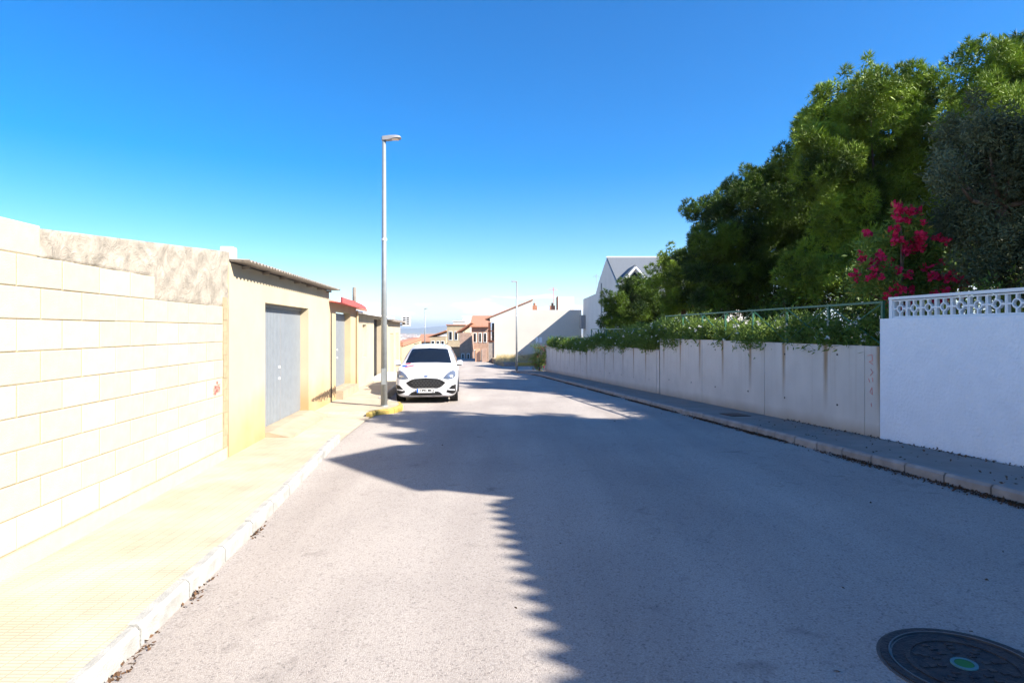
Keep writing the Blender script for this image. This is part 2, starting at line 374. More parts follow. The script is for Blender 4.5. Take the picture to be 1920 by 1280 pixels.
# pavements
def sheet(name, left, right, m, yl):
    b = MB()
    for y in yl: b.v.append(left(y)); b.v.append(right(y))
    for i in range(len(yl) - 1): q = 2 * i; b.f.append((q, q + 1, q + 3, q + 2))
    return struct(b.build(name, m))
yl = [y for y in ys if y < 150]
def lk(Y):                                  # inner edge of the left kerb
    drop = 10.4 < Y < 13.6
    return (lerp_tab(XL, Y) - (.0 if drop else .075), Y, lerp_tab(ZL, Y) + .03 if drop else lerp_tab(SWL, Y))
yl2 = sorted(set(yl + [10.3, 10.5, 10.9, 13.3, 13.5, 13.7]))
sheet('left_pavement', lambda Y: (wallL(Y) - .3 if Y < 34 else lerp_tab(XL, Y) - 1.6, Y, lerp_tab(SWL, Y) + .01), lk, M['paving'], yl2)
sheet('right_pavement', lambda Y: (lerp_tab(XR, Y) + .075, Y, swr(Y)), lambda Y: (wallR(Y) + .1 if Y < 41.6 else 3.2, Y, swr(Y) + .005), M['paving_grey'], [y for y in ys if y <= 43])

# kerbs, stone by stone
def kerb(name, tab, y0, y1, side, ztop, zlow, step, mats, skip=None):
    root = link(name, None); struct(root); y = y0; i = 0
    while y < y1 - .05:
        yb = min(y + step, y1); mid = (y + yb) / 2
        st = step
        if 13.6 < mid < 16.4 and side < 0: yb = min(y + .42, y1); mid = (y + yb) / 2
        if not (skip and skip[0] < mid < skip[1]):
            a = Vector((lerp_tab(tab, y), y, 0)); b = Vector((lerp_tab(tab, yb), yb, 0)); d = (b - a); g = d.normalized() * .011
            a, b = a + g, b - g; w = Vector((d.y, -d.x, 0)).normalized() * (-.09 * -side)
            j = random.uniform(-.006, .006)
            za, zb = ztop(y) + .004 + j, ztop(yb) + .004 + j; la, lb = zlow(a.x, y) - .15, zlow(b.x, yb) - .15
            ch = w.normalized() * .025
            vs = []
            for p, zt, zl in ((a, za, la), (b, zb, lb)):
                q = p.copy(); vs += [(q.x, q.y, zl), (q.x, q.y, zt - .03), (q.x + ch.x, q.y + ch.y, zt), (q.x + w.x, q.y + w.y, zt), (q.x + w.x, q.y + w.y, zl)]
            f = [(i0, (i0 + 1) % 5, 5 + (i0 + 1) % 5, 5 + i0) for i0 in range(5)] + [(4, 3, 2, 1, 0), (5, 6, 7, 8, 9)]
            if side < 0: f = [q[::-1] for q in f]
            yel = side < 0 and 13.6 < mid < 15.7
            MB().add(vs, f).build('kerb_stone', mats[1] if yel else mats[0], root)
        y = yb; i += 1
    return root
kerb('left_kerb', XL, 1.0, 41, -1, lambda Y: lerp_tab(SWL, Y), road_z, .69, (M['kerb'], M['yellow']), (10.4, 13.6))
kerb('right_kerb', XR, 1.5, 42.8, 1, swr, road_z, .58, (M['kerb_warm'], M['yellow']))

# wide ground to the horizon
def terr(x, y):
    if y < 150: z = min(lerp_tab(ZL, y), lerp_tab(ZR, y)) - .5
    else: z = -4.2 - 44 * (1 - math.exp(-(y - 150) / 420.0))
    return z
gy = [-400, -100, -40, -10, 0, 10, 20, 30, 40, 60, 80, 110, 150, 200, 260, 330, 420, 550, 700, 900, 1200, 1700, 2500, 4000, 7000, 13000, 30000]
gx = [-20000, -6000, -2000, -800, -300, -120, -50, -20, 0, 20, 50, 120, 300, 800, 2000, 6000, 20000]
mb = MB()
for y in gy:
    for x in gx: mb.v.append((x, y, terr(x, y)))
for j in range(len(gy) - 1):
    for i in range(len(gx) - 1): q = j * len(gx) + i; mb.f.append((q, q + 1, q + len(gx) + 1, q + len(gx)))
struct(mb.build('ground', mat('plain', (.16, .17, .09), 1, .35, .004, col2=(.34, .28, .19)), None, True))
# far ridge
mb = MB(); n = 120
for i in range(n + 1):
    x = -9000 + 18000 * i / n; h = 40 + 45 * math.sin(i * .21) * math.sin(i * .083 + 1) + 14 * math.sin(i * .9) + (70 if x > 0 else 0)
    mb.v += [(x, 11000, -60), (x, 12000, max(10, h)), (x, 14000, -60)]
for i in range(n):
    for j in range(2): q = i * 3 + j; mb.f.append((q, q + 3, q + 4, q + 1))
struct(mb.build('hills', mat('far_hills', (.13, .14, .10), 1, .2, .002), None, True))

# ------------------------------------------------------------------ left: block wall
def Lroot(name, label, cat, Y, z=.14, group=None):
    return thing(name, label, cat, (wallL(Y), Y, z), TL, group)
KL = 1 / math.cos(TL)
bw = Lroot('block_wall', 'cream concrete block wall with rough render patch along the left pavement', 'wall', 0, 0)
lines = [.319 + .26 * i for i in range(11)]            # bed joints, bottom to top (last 2.919)
end = {2.659: 4.84, 2.399: 6.63}
def Ly(Y): return Y * KL
mbm = MB()
mbm.box(-.2, -.0045, Ly(-6), Ly(8.66), -.3, 2.39); mbm.box(-.2, -.0047, Ly(-6), Ly(6.6), 2.39, 2.65); mbm.box(-.2, -.0049, Ly(-6), Ly(4.81), 2.65, 2.90)
mbm.build('mortar_bed', M['mortar'], bw)
MB().box(-.19, .018, Ly(-6), Ly(8.6), -.2, .31).build('plinth', M['block'][2], bw)
blk = {}
for i, z in enumerate(lines[:10]):
    yend = 8.5
    if i == 9: yend = 4.84
    elif i == 8: yend = 6.63
    y = 4.844 + (.26 if i % 2 == 0 else 0) - .52 * 20
    while y < yend - .06:
        y2 = min(y + .52, yend)
        if y2 > .2:
            key = (round(y2 - y, 2), random.randrange(6))
            if key not in blk:
                w = (y2 - y) * KL - .012; h = .2515; j = .004
                v = [(random.uniform(-j, j) * .5, a, b) for b in (0, h) for a in (0, w)]
                e_ = .008; b = MB()
                b.add([(-.1, 0, 0), (-.1, w, 0), (-.1, w, h), (-.1, 0, h), (-.003, 0, 0), (-.003, w, 0), (-.003, w, h), (-.003, 0, h),
                       (random.uniform(0, .003), e_, e_), (random.uniform(0, .003), w - e_, e_), (random.uniform(0, .003), w - e_, h - e_), (random.uniform(0, .003), e_, h - e_)],
                      [(0, 1, 5, 4), (1, 2, 6, 5), (2, 3, 7, 6), (3, 0, 4, 7), (4, 5, 9, 8), (5, 6, 10, 9), (6, 7, 11, 10), (7, 4, 8, 11), (8, 9, 10, 11), (3, 2, 1, 0)])
                blk[key] = b.mesh('block', random.choice(M['block']))
            o = link('block', blk[key], bw, (random.uniform(.001, .005), Ly(y) + .006, z + .0042))
            o.rotation_euler = (random.uniform(-.003, .003), 0, random.uniform(-.003, .003))
        y = y2
# trowelled render patch, uneven surface
b = MB(); ny, nzz = 70, 18
def ptop(Y): return 2.9 + (Y - 4.84) * (3.24 - 2.9) / (8.83 - 4.84)
for i in range(ny + 1):
    Y = 4.846 + (8.80 - 4.846) * i / ny
    z0 = 2.662 if Y < 6.63 else 2.402
    for j in range(nzz + 1):
        z = z0 + (ptop(Y) - z0) * j / nzz
        edge = 0 if 0 < j < nzz and 0 < i < ny else -.012
        b.v.append((-.014 + .006 * math.sin(Y * 7 + z * 9) + .005 * math.sin(Y * 13 - z * 17 + 2) + edge, Ly(Y), z))
for i in range(ny):
    for j in range(nzz): q = i * (nzz + 1) + j; b.f.append((q, q + nzz + 1, q + nzz + 2, q + 1))
o = b.build('render_patch', M['plaster'], bw, True)
b = MB(); b.prism([(-.2, Ly(4.846), 2.6), (-.2, Ly(8.8), 2.35), (-.2, Ly(8.8), ptop(8.8)), (-.2, Ly(4.846), ptop(4.846))], (.172, 0, 0)); b.build('render_core', M['plaster'], bw)
b = MB()
for i in range(14): z = .16 + i * .17; b.box(-.15, random.uniform(.0, .012), Ly(8.505) + .004, Ly(8.66) + random.uniform(-.01, .01), z, z + .166)
b.build('mortar_edge', M['mortar'], bw)
b = MB()                                       # faded red paint mark
for k_ in range(24):
    y0, z0 = Ly(8.14) + random.uniform(0, .2), 1.11 + random.uniform(0, .18); b.box(.0045, .0065, y0, y0 + random.uniform(.04, .1), z0, z0 + random.uniform(.015, .05))
b.build('paint_mark', mat('faded_red_paint', (.52, .24, .20), .9), bw)
tag(link('wall_chimney', MB().box(-.30, -.12, -.1, .1, 0, .66).box(-.295, -.125, -.095, .095, .66, .675).mesh('wall_chimney', M['white'])), 'small white chimney stub behind the render patch beside the first garage', 'chimney')
o = bpy.data.objects['wall_chimney']; o.location = (-4.32, 9.3, 2.70); o.rotation_euler.z = TL

# ------------------------------------------------------------------ left: garages
def facade(mbx, y0, y1, z0, z1, ops, x0=-.22, x1=0):
    yy = sorted({y0, y1, *[o[0] for o in ops], *[o[1] for o in ops]})
    for a, b_ in zip(yy, yy[1:]):
        op = [o for o in ops if o[0] <= a + 1e-6 and o[1] >= b_ - 1e-6]
        if not op: mbx.box(x0, x1, a, b_, z0, z1)
        else:
            if op[0][2] > z0 + 1e-4: mbx.box(x0, x1, a, b_, z0, op[0][2])
            mbx.box(x0, x1, a, b_, op[0][3], z1)
    return mbx

def corrugated(y0, y1, x_eave, z_eave, depth, rise, period=.15, amp=.024, th=.008):
    b = MB(); n = int((y1 - y0) / period * 8)
    for i in range(n + 1):
        y = y0 + (y1 - y0) * i / n; w = amp * math.sin(2 * math.pi * (y - y0) / period)
        b.v += [(x_eave, y, z_eave + w), (x_eave - depth, y, z_eave + rise + w), (x_eave, y, z_eave + w - th), (x_eave - depth, y, z_eave + rise + w - th)]
    for i in range(n):
        q = 4 * i; b.f += [(q, q + 4, q + 5, q + 1), (q + 2, q + 3, q + 7, q + 6), (q, q + 2, q + 6, q + 4), (q + 1, q + 5, q + 7, q + 3)]
    return b

def steel_door(root, y0, y1, z0, z1, x, m, ribs=26, leaves_=2, name='garage_door'):
    d = link(name, None, root); w = (y1 - y0) / leaves_
    pb = MB(); pb.box(x - .04, x, y0 + .004, y1 - .004, z0, z1)
    panel = pb.build('door_panel', m, root); C_ = panel
    bpy.data.objects.remove(d)
    rb = MB(); step = (y1 - y0) / ribs
    for i in range(ribs): rb.box(x, x + .011, y0 + i * step + .012, y0 + (i + 1) * step - .012, z0 + .03, z1 - .03)
    rb.build('rib_pressing', m, C_)
    if leaves_ == 2: MB().box(x + .0115, x + .016, (y0 + y1) / 2 - .004, (y0 + y1) / 2 + .004, z0 + .01, z1 - .01).build('centre_seam', M['lampgrey'], C_)
    for zz in (z0 + .82, z0 + 1.05): MB().box(x + .0112, x + .03, y0 + (y1 - y0) * .47 - .02, y0 + (y1 - y0) * .47 + .02, zz, zz + .045).build('lock_plate', M['white'], C_)
    return C_

# stain on the lower walls: dirt with a shape of its own
def damp(m, zmax=.9):
    n = m.node_tree.nodes; l = m.node_tree.links; b = n['Principled BSDF']; r = n[m['ramp']]
    t = n.new('ShaderNodeTexCoord'); s = n.new('ShaderNodeSeparateXYZ'); l.new(t.outputs['Object'], s.inputs[0])
    z = n.new('ShaderNodeTexNoise'); z.inputs['Scale'].default_value = 1.1; z.inputs['Detail'].default_value = 6; l.new(t.outputs['Object'], z.inputs[0])
    a = n.new('ShaderNodeMath'); a.operation = 'MULTIPLY_ADD'; a.inputs[1].default_value = -1.0 / zmax; a.inputs[2].default_value = .75; l.new(s.outputs['Z'], a.inputs[0])
    c = n.new('ShaderNodeMath'); c.operation = 'ADD'; l.new(a.outputs[0], c.inputs[0]); l.new(z.outputs[0], c.inputs[1])
    q = n.new('ShaderNodeMapRange'); q.inputs[1].default_value = .55; q.inputs[2].default_value = 1.35; l.new(c.outputs[0], q.inputs[0])
    mx = n.new('ShaderNodeMix'); mx.data_type = 'RGBA'; l.new(q.outputs[0], mx.inputs[0]); l.new(r.outputs[0], mx.inputs[6]); mx.inputs[7].default_value = (.40, .26, .12, 1)
    l.new(mx.outputs[2], b.inputs['Base Color'])
damp(M['garage'], 1.3); damp(M['garage2'], 1.0)

def rel(Y, base): return (Y - base) * KL
# garage one
B = 8.72; g = Lroot('garage', 'cream garage with wide blue-grey corrugated door and wavy fibre-cement eave', 'garage', B)
y1 = rel(15.166, B); d0, d1 = rel(10.3, B), rel(13.16, B)
facade(MB(), 0, y1, -.3, 2.93, [(d0, d1, -.3, 2.40)]).box(-5, -.22, .002, .2, -.3, 3.0).build('front_wall', M['garage'], g)
MB().box(-.215, .06, d0 + .003, d1 - .003, -.3, .10).prism([(.06, d0 + .003, .10), (.06, d1 - .003, .10), (.42, d1 - .003, .004), (.42, d0 + .003, .004)], (0, 0, -.1)).build('door_ramp', M['ramp'], g)
steel_door(g, d0, d1, .105, 2.33, -.19, M['sheet_grey'], 34)
MB().box(-.24, -.15, d0 + .003, d1 - .003, 2.335, 2.398).build('door_header', M['sheet_grey'], g)
corrugated(.02, y1 + .06, .28, 2.965, 3.4, .12, .15, .02).build('corrugated_roof', M['fibro'], g, True)
for k_ in range(7): yk = .5 + k_ * (y1 - .8) / 6; MB().box(.001, .12, yk, yk + .045, 2.88, 2.925).build('rafter_end', M['fibro'], g)
# garage two (red sheet)
B = 15.17; g = Lroot('garage', 'narrow cream garage under a bent red metal sheet', 'garage', B)
y1 = rel(18.93, B); d0, d1 = rel(15.95, B), rel(18.02, B)
facade(MB(), 0.004, y1, -.3, 2.68, [(d0, d1, -.3, 2.44)]).build('front_wall', M['garage2'], g)
steel_door(g, d0, d1, .27, 2.40, -.19, M['sheet_grey'], 18)
MB().box(-.21, .20, d0 + .01, d1 + .25, -.2, .24).box(-.21, .0, d0 + .01, d1 - .003, .24, .268).build('door_step', M['ramp'], g)
b = MB(); b.prism([(.30, -.05, 2.63), (.30, y1 + .02, 2.60), (-.9, y1 + .02, 2.68), (-.9, -.05, 2.74)], (0, 0, .012)); tp = [(-.05, 2.78, 2.64), (y1 * .45, 2.76, 2.60), (y1 * .8, 2.72, 2.60), (y1 + .02, 2.66, 2.57)]
for (ya, ta, ba), (yb, tb, bb_) in zip(tp, tp[1:]): b.prism([(.305, ya, ba), (.305, yb, bb_), (.305, yb, tb), (.305, ya, ta)], (.01, 0, 0))
b.build('red_sheet_roof', M['redsheet'], g)
MB().tube((.05, y1 - .06, .1), (.05, y1 - .06, 2.55), .035).build('drain_pipe', M['garage2'], g)
b = MB()
for k_ in range(46):
    yk = rel(13.3, B) + (rel(15.9, B) - rel(13.3, B)) * (k_ / 46) ** .8; hh = random.uniform(.05, .30) * (k_ / 46) ** .5
    b.box(.0025, .005, yk, yk + random.uniform(.03, .09), .30 - hh * .9, .30 + hh * .45)
b.build('damp_stain', M['stain'], g)['kind'] = 'stuff'
# garage three
B = 18.95; g = Lroot('garage', 'pale garage with white corrugated awning and doorway filled by a dark panel', 'garage', B, .10)
y1 = rel(26.6, B); w0, w1 = rel(20.15, B), rel(20.95, B); d0, d1 = rel(22.65, B), rel(24.6, B)
facade(MB(), .004, y1, -.4, 2.55, [(w0, w1, 1.0, 2.15), (d0, d1, .02, 2.4)]).build('front_wall', M['white_render'], g)
MB().box(-.22, -.14, w0 + .003, w1 - .003, 1.003, 2.147).build('shutter', M['white'], g)
MB().box(-.24, -.18, d0 + .003, d1 - .003, .022, 2.397).build('doorway', M['dark'], g)  # near-black panel paints the shade inside the doorway
corrugated(0.02, y1, .34, 2.50, 1.4, .22, .22, .035).build('corrugated_awning', M['whitesheet'], g, True)
corrugated(0.1, y1, -.9, 2.86, 3.5, .9, .25, .05).build('tiled_roof', M['tile'], g, True)
MB().tube((-.7, rel(22.4, B), 2.8), (-.7, rel(22.4, B), 3.6), .07).build('flue_pipe', M['fibro'], g, True)
b = MB().box(.0, .55, d0 - .1, d1 + .5, -.1, .14).box(.0, .85, d0 + .1, d1 + .9, -.1, .07); b.build('entrance_step', M['white'], g)
# garage four
B = 26.65; g = Lroot('garage', 'low house front with two peach doors past the awning', 'house', B, -.1)
y1 = rel(31.9, B); a0, a1, c0, c1 = rel(27.6, B), rel(28.9, B), rel(29.9, B), rel(31.1, B)
facade(MB(), .004, y1, -.6, 2.55, [(a0, a1, -.2, 2.0), (c0, c1, -.2, 2.0)]).build('front_wall', M['white_render'], g)
for p, q in ((a0, a1), (c0, c1)): MB().box(-.2, -.03, p + .003, q - .003, -.2, 1.997).build('door', M['peach'], g)
MB().box(-4, .28, 0.01, y1 + .05, 2.553, 2.65).build('eave_slab', M['fibro'], g)
# ventilator box on bracket
vb = thing('air_conditioner', 'white slatted air conditioner box bracketed high on the last house front', 'air conditioner', (wallL(32.1) + .32, 32.1, 2.3), TL)
MB().box(-.22, .22, -.15, .15, 0, .52).build('casing', M['white'], vb)
for k_ in range(2):
    for j in range(4): MB().box(-.17 + k_ * .19, -.02 + k_ * .19, -.156, -.152, .06 + j * .11, .13 + j * .11).build('grille_slot', M['dark'], vb)
MB().box(-.34, -.22, -.05, .05, .02, .08).build('bracket', M['galv'], vb)

# ------------------------------------------------------------------ street lamps
def lamp(label, X, Y, z, h, rz, r0=.085):
    t = thing('street_lamp', label, 'street lamp', (X, Y, z), rz, 'grey street lamps')
    MB().tube((0, 0, 0), (0, 0, h), r0, .045, 14).build('pole', M['galv'], t, True)
    MB().tube((0, 0, -.02), (0, 0, .03), .11, .10, 14).build('base_plate', M['galv'], t)
    MB().box(-.05, .05, -r0 - .012, -r0 + .02, .55, .95).build('hatch', M['galv'], t)
    MB().tube((0, 0, h * .62), (0, 0, h * .62 + .05), .072, .072, 14).build('collar', M['white'], t)
    b = MB(); prof = [(-.06, .03, .045), (-.04, .06, .06), (.1, .075, .085), (.28, .08, .115), (.38, .07, .11), (.42, .05, .08)]
    low = [-.06, -.06, -.055, -.01, -.005, .01]
    vs = []
    for (x, top, w), lo in zip(prof, low): vs += [(x, -w, lo + h + .02), (x, w, lo + h + .02), (x, w * .8, top + h), (x, -w * .8, top + h)]
    fs = [(0, 1, 2, 3), (23, 22, 21, 20)]
    for i in range(5):
        for j in range(4): fs.append((4 * i + j, 4 * i + 4 + j, 4 * i + 4 + (j + 1) % 4, 4 * i + (j + 1) % 4))
    hd = b.add(vs, fs).build('lamp_head', M['lampgrey'], t)
    MB().box(.16, .36, -.075, .075, h - .012, h + .004).build('lens', M['lens'], hd)
    return t
lamp('tall grey street lamp on the yellow kerb bulge before the white car', -3.22, 14.62, .14, 6.72, R(4))
lamp('grey street lamp on the pavement corner by the red-flowered shrub', .33, 41.3, swr(41.3), 6.35, R(176), .08)
lamp('distant grey street lamp rising behind the white car roof', -12.0, 80, -1.6, 6.6, R(0), .08)

# ------------------------------------------------------------------ right: white wall with pierced blocks
def Rroot(name, label, cat, Y, z, group=None):
    return thing(name, label, cat, (wallR(Y), Y, z), TR, group)
KR = 1 / math.cos(TR); Ry = lambda Y, B: (Y - B) * KR
ww = Rroot('white_wall', 'white stucco garden wall topped with pierced ornamental blocks', 'wall', 9.4, 0)
MB().box(0, .24, Ry(-7, 9.4), 0, .0, 2.235).build('stucco_wall', M['lavwhite'], ww)
lb = MB(); s_ = .268; q = .5 * s_
def fr(u0, u1, v0, v1): lb.box(0, .05, u0, u1, v0, v1)
fr(-q + .002, q - .002, -q, -q + .018); fr(-q + .002, q - .002, q - .018, q); fr(-q + .002, -q + .019, -q + .018, q - .018); fr(q - .019, q - .002, -q + .018, q - .018)
fr(-.012, .012, -q + .018, -.062); fr(-.012, .012, .062, q - .018); fr(-q + .019, -.062, -.012, .012); fr(.062, q - .019, -.012, .012)
n = 16
vs = [(x, r * math.cos(2 * math.pi * i / n), r * math.sin(2 * math.pi * i / n)) for x in (.003, .047) for r in (.046, .064) for i in range(n)]
fs = []
for i in range(n):
    j = (i + 1) % n; fs += [(i, n + i, n + j, j), (2 * n + i, 2 * n + j, 3 * n + j, 3 * n + i), (n + i, 3 * n + i, 3 * n + j, n + j), (i, j, 2 * n + j, 2 * n + i)]
lb.add(vs, fs); lbm = lb.mesh('pierced_block', M['white'])
for i in range(24): link('pierced_block', lbm, ww, (.07, -.33 - s_ * i, 2.24 + q + .012))
MB().box(.05, .19, -.195, -.13, 2.236, 2.53).build('end_post', M['white'], ww)
MB().box(.045, .185, Ry(-7, 9.4), -.125, 2.532, 2.575).build('coping', M['white'], ww)
MB().box(.06, .17, Ry(-7, 9.4), -.2, 2.2355, 2.25).build('bed_strip', M['white'], ww)

# retaining wall: three steps of panels, each with railing
gw = Rroot('retaining_wall', 'stained grey concrete retaining wall stepping down beside the pavement', 'wall', 9.42, 0)
jx = {0: [1650, 1621, 1433, 1316, 1237], 1: [1236, 1231, 1175, 1133, 1100.6], 2: [1100, 1070, 1044, 1023]}
tops = [1.79, 1.385, .94]; PER = 1.344
Mc = [concrete_runs('stained_concrete_%d' % i, PER * KR, o_, tops[i]) for i, o_ in enumerate((0, Ry(19.2, 9.42), Ry(29.4, 9.42)))]
for s, js in jx.items():
    yv = [7614 / (p - 840) for p in js]
    for a, b_ in zip(yv, yv[1:]):
        u0, u1 = Ry(a, 9.42) + .009, Ry(b_, 9.42) - .009
        o = MB().box(random.uniform(-.004, .004), .22, u0, u1, swr(b_) - .3, tops[s] - .003).build('concrete_panel', Mc[s], gw)
        if u1 - u0 > 1.5:
            for fu in (.22, .75):
                for fz in (.3, .9):
                    uu = u0 + (u1 - u0) * fu; zz = swr(a + (b_ - a) * fu) + (tops[s] - swr(a)) * fz
                    if zz < tops[s] - .05: MB().tube((-.0055, uu, zz), (.01, uu, zz), .018, n=8).build('tie_hole_disc', M['dark'], o)  # dark disc on the face stands in for shade inside a hole
    MB().box(.02, .2, Ry(yv[0], 9.42) + .004, Ry(yv[-1], 9.42) - .02, swr(yv[-1]) - .3, tops[s] - .006).build('wall_core', M['kerb_warm'], gw)
b = MB()
marks = [[(.0, .0), (.10, .02), (.11, -.08), (.03, -.10), (.12, -.14)], [(.07, -.22), (.12, -.27), (.06, -.33)], [(.02, -.38), (.05, -.44)], [(.11, -.36), (.12, -.43)], [(.1, -.52), (.05, -.6), (.11, -.64), (.1, -.53)], [(.08, -.78), (.09, -.84)]]
u_ = Ry(7614 / (1644 - 840), 9.42)
for st in marks:
    for (a, c), (d, e_) in zip(st, st[1:]):
        b.tube((-.006, u_ + .20 - a, 1.63 + c), (-.006, u_ + .20 - d, 1.63 + e_), .006, n=5)
b.build('spray_mark', mat('red_spray_paint', (.70, .30, .27), .8), gw)

def railing(label, Y0, nb, per, z, group):
    r = Rroot('railing', label, 'railing', Y0, z, group); H = .70
    for i in range(nb + 1): MB().box(.085, .125, i * per - .02, i * per + .02, -.004, H).build('post', M['green'], r)
    MB().box(.08, .13, -.03, nb * per + .03, H + .001, H + .035).build('top_rail', M['green'], r)
    for i in range(nb):
        MB().tube((.095, i * per + .02, H - .01), (.095, (i + 1) * per - .02, .02), .0125, n=6).build('brace', M['green'], r)
        MB().tube((.118, i * per + .02, .02), (.118, (i + 1) * per - .02, H - .01), .0125, n=6).build('brace', M['green'], r)
railing('green railing on the tallest concrete wall step beside the white wall', 9.47, 7, PER * KR, 1.79, 'green railings')
railing('green railing on the middle concrete wall step', 19.35, 7, PER * KR, 1.385, 'green railings')
railing('green railing on the lowest concrete wall step', 29.45, 8, PER * KR, .94, 'green railings')

# garden earth behind the walls
GZ = [(-8, 1.5), (17, 1.5), (20, 1.2), (28, 1.1), (31, .75), (41.2, .5)]
mb = MB(); yy = list(np.linspace(-7, 41.2, 30)); xx = [.2, 2, 5, 10, 20, 40]
for y in yy:
    for x in xx: mb.v.append((wallR(y) + x, y, lerp_tab(GZ, y) - (.1 if x < 1 else 0)))
for j in range(len(yy) - 1):
    for i in range(5): q = j * 6 + i; mb.f.append((q, q + 1, q + 7, q + 6))
struct(mb.build('garden_ground', M['soil']))

# ------------------------------------------------------------------ trees
def tree(name, label, Y, pts, base, mset, kind, cat='tree', group=None, jit=1.2, extra=()):
    blobs = []
    for px, py, r in pts:
        y = Y + random.uniform(-jit, jit); blobs.append((P(px, py, y), r * y / F))
    for c, r in extra: blobs.append((Vector(c), r))
    base = Vector(base) + Vector((.3, .7 if kind == 'pine' else .2, 0)); t = thing(name, label, cat, base, 0, group); O = Vector(base)
    bl = [((c - O), r) for c, r in blobs]
    cen = sum((c for c, r in bl), Vector()) / len(bl); top = max(c.z for c, r in bl)
    tr = MB(); knee = Vector((cen.x * .35, cen.y * .35, top * .34)); crown = Vector((cen.x * .8, cen.y * .8, top * .6))
    tr.path([Vector((0, 0, -.3)), Vector((.05, 0, .4)), knee, crown], [.24, .19, .15, .08] if kind != 'shrub' else [.06, .05, .04, .02], 9)
    tk = tr.build('trunk', M['bark'], t, True)
    lm = MB()
    for c, r in bl:
        s0 = knee.lerp(crown, min(1, max(0, (c.z - knee.z) / max(.1, crown.z - knee.z)) * .8)); m_ = s0.lerp(c, .55) + Vector((0, 0, -.12 * (c - s0).length))
        c = s0.lerp(c, .8); lm.path([s0, m_, c], [.05, .03, .01] if kind != 'shrub' else [.02, .014, .008], 6)
    lm.build('limbs', M['bark'], tk, True)['kind'] = 'stuff'
    bb = [(tuple(c), r) for c, r in bl]
    if kind == 'pine':
        bb = [(c, r * 1.04) for c, r in bb]; cores(bb, .62, t, mset, .26, 420, .1); cs, ns = clumps(bb, 17, .30, 900, .1, (.55, 1.18)); np_mesh('crown', needles(cs, ns, 8, .19, .013), 3, mset, t)
    elif kind == 'olive':
        cores(bb, .72, t, mset, .11, 2600, .13); cs, ns = clumps(bb, 90, .34, 2600, .6); np_mesh('crown', leaves(cs, ns, .085, .012, .25), 4, mset, t)
    else:
        cs, ns = clumps(bb, 110, .36, 2200, .8); np_mesh('crown', leaves(cs, ns, .15, .015, .05), 4, mset, t)
    return t, bl
pineB = [(1540, 225, 48), (1560, 200, 45), (1630, 170, 55), (1690, 170, 55), (1720, 200, 48), (1520, 260, 40), (1590, 260, 70), (1670, 250, 70), (1740, 250, 50), (1560, 320, 65),
         (1640, 350, 60), (1700, 340, 50), (1610, 370, 42), (1680, 400, 60), (1600, 430, 62), (1560, 400, 55), (1660, 470, 60), (1580, 500, 60), (1640, 540, 45), (1750, 330, 50), (1720, 450, 60), (1770, 400, 60), (1780, 290, 50), (1500, 300, 40), (1700, 520, 55), (1520, 540, 50), (1590, 560, 45), (1650, 420, 50), (1770, 500, 60), (1690, 565, 40)]
tree('pine_tree', 'tall broad pine with sunlit green crown rising above the pink-flowered bush', 19, pineB, P(1640, 0, 19).xy.to_3d() + Vector((0, 0, 1.4)), M['pine'], 'pine', 'tree', 'garden pines')
pineC = [(1322, 398, 38), (1345, 385, 36), (1345, 450, 50), (1395, 365, 40), (1425, 350, 40), (1470, 310, 34), (1480, 365, 55), (1430, 425, 65), (1485, 440, 55), (1380, 495, 62), (1455, 520, 62), (1310, 495, 42), (1535, 455, 62), (1530, 520, 58), (1530, 380, 55), (1340, 545, 45), (1420, 565, 45), (1500, 565, 40)]
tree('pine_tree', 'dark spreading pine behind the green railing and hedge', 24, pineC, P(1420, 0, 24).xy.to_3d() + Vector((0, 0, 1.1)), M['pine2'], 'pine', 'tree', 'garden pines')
pineA = [(1890, 100, 42), (1835, 115, 40), (1860, 160, 60), (1800, 150, 30), (1930, 150, 65), (1900, 230, 75), (1800, 220, 45), (1840, 280, 60), (1980, 120, 70), (1990, 230, 80), (1900, 330, 80), (1800, 380, 60), (1850, 450, 70)]
tree('pine_tree', 'tallest pine standing behind the grey-green olive tree', 17, pineA, P(1900, 0, 17).xy.to_3d() + Vector((0, 0, 1.4)), M['pine'], 'pine', 'tree', 'garden pines')
tree('pine_tree', 'small pale pine between the dark spreading pine and the slate-roofed house', 30, [(1262, 488, 30), (1250, 528, 34), (1290, 515, 38), (1300, 555, 38), (1270, 565, 34), (1335, 560, 36)], P(1275, 0, 30).xy.to_3d() + Vector((0, 0, .8)), M['pine'], 'pine', 'tree', 'garden pines')
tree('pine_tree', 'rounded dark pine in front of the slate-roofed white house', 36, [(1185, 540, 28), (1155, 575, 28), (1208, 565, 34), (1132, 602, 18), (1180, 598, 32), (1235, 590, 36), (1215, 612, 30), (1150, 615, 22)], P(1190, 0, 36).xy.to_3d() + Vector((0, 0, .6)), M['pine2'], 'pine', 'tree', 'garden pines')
tree('olive_tree', 'grey-green olive tree overhanging the pierced-block wall', 9.7, [(1790, 255, 42), (1850, 245, 52), (1910, 270, 65), (1775, 330, 46), (1850, 345, 72), (1925, 380, 80), (1800, 425, 62), (1880, 465, 75), (1830, 510, 50), (1925, 520, 55), (1762, 290, 24), (1830, 190, 24), (2000, 340, 90), (2010, 470, 90), (1860, 545, 28), (1930, 555, 30)], P(1880, 0, 9.9).xy.to_3d() + Vector((0, 0, 1.45)), M['olive'], 'olive', jit=.5)
pk = [(1650, 470, 40), (1700, 425, 34), (1695, 495, 50), (1640, 525, 38), (1742, 480, 36), (1735, 530, 40), (1618, 505, 22), (1690, 400, 16), (1680, 550, 30), (1775, 540, 26), (1610, 545, 20)]
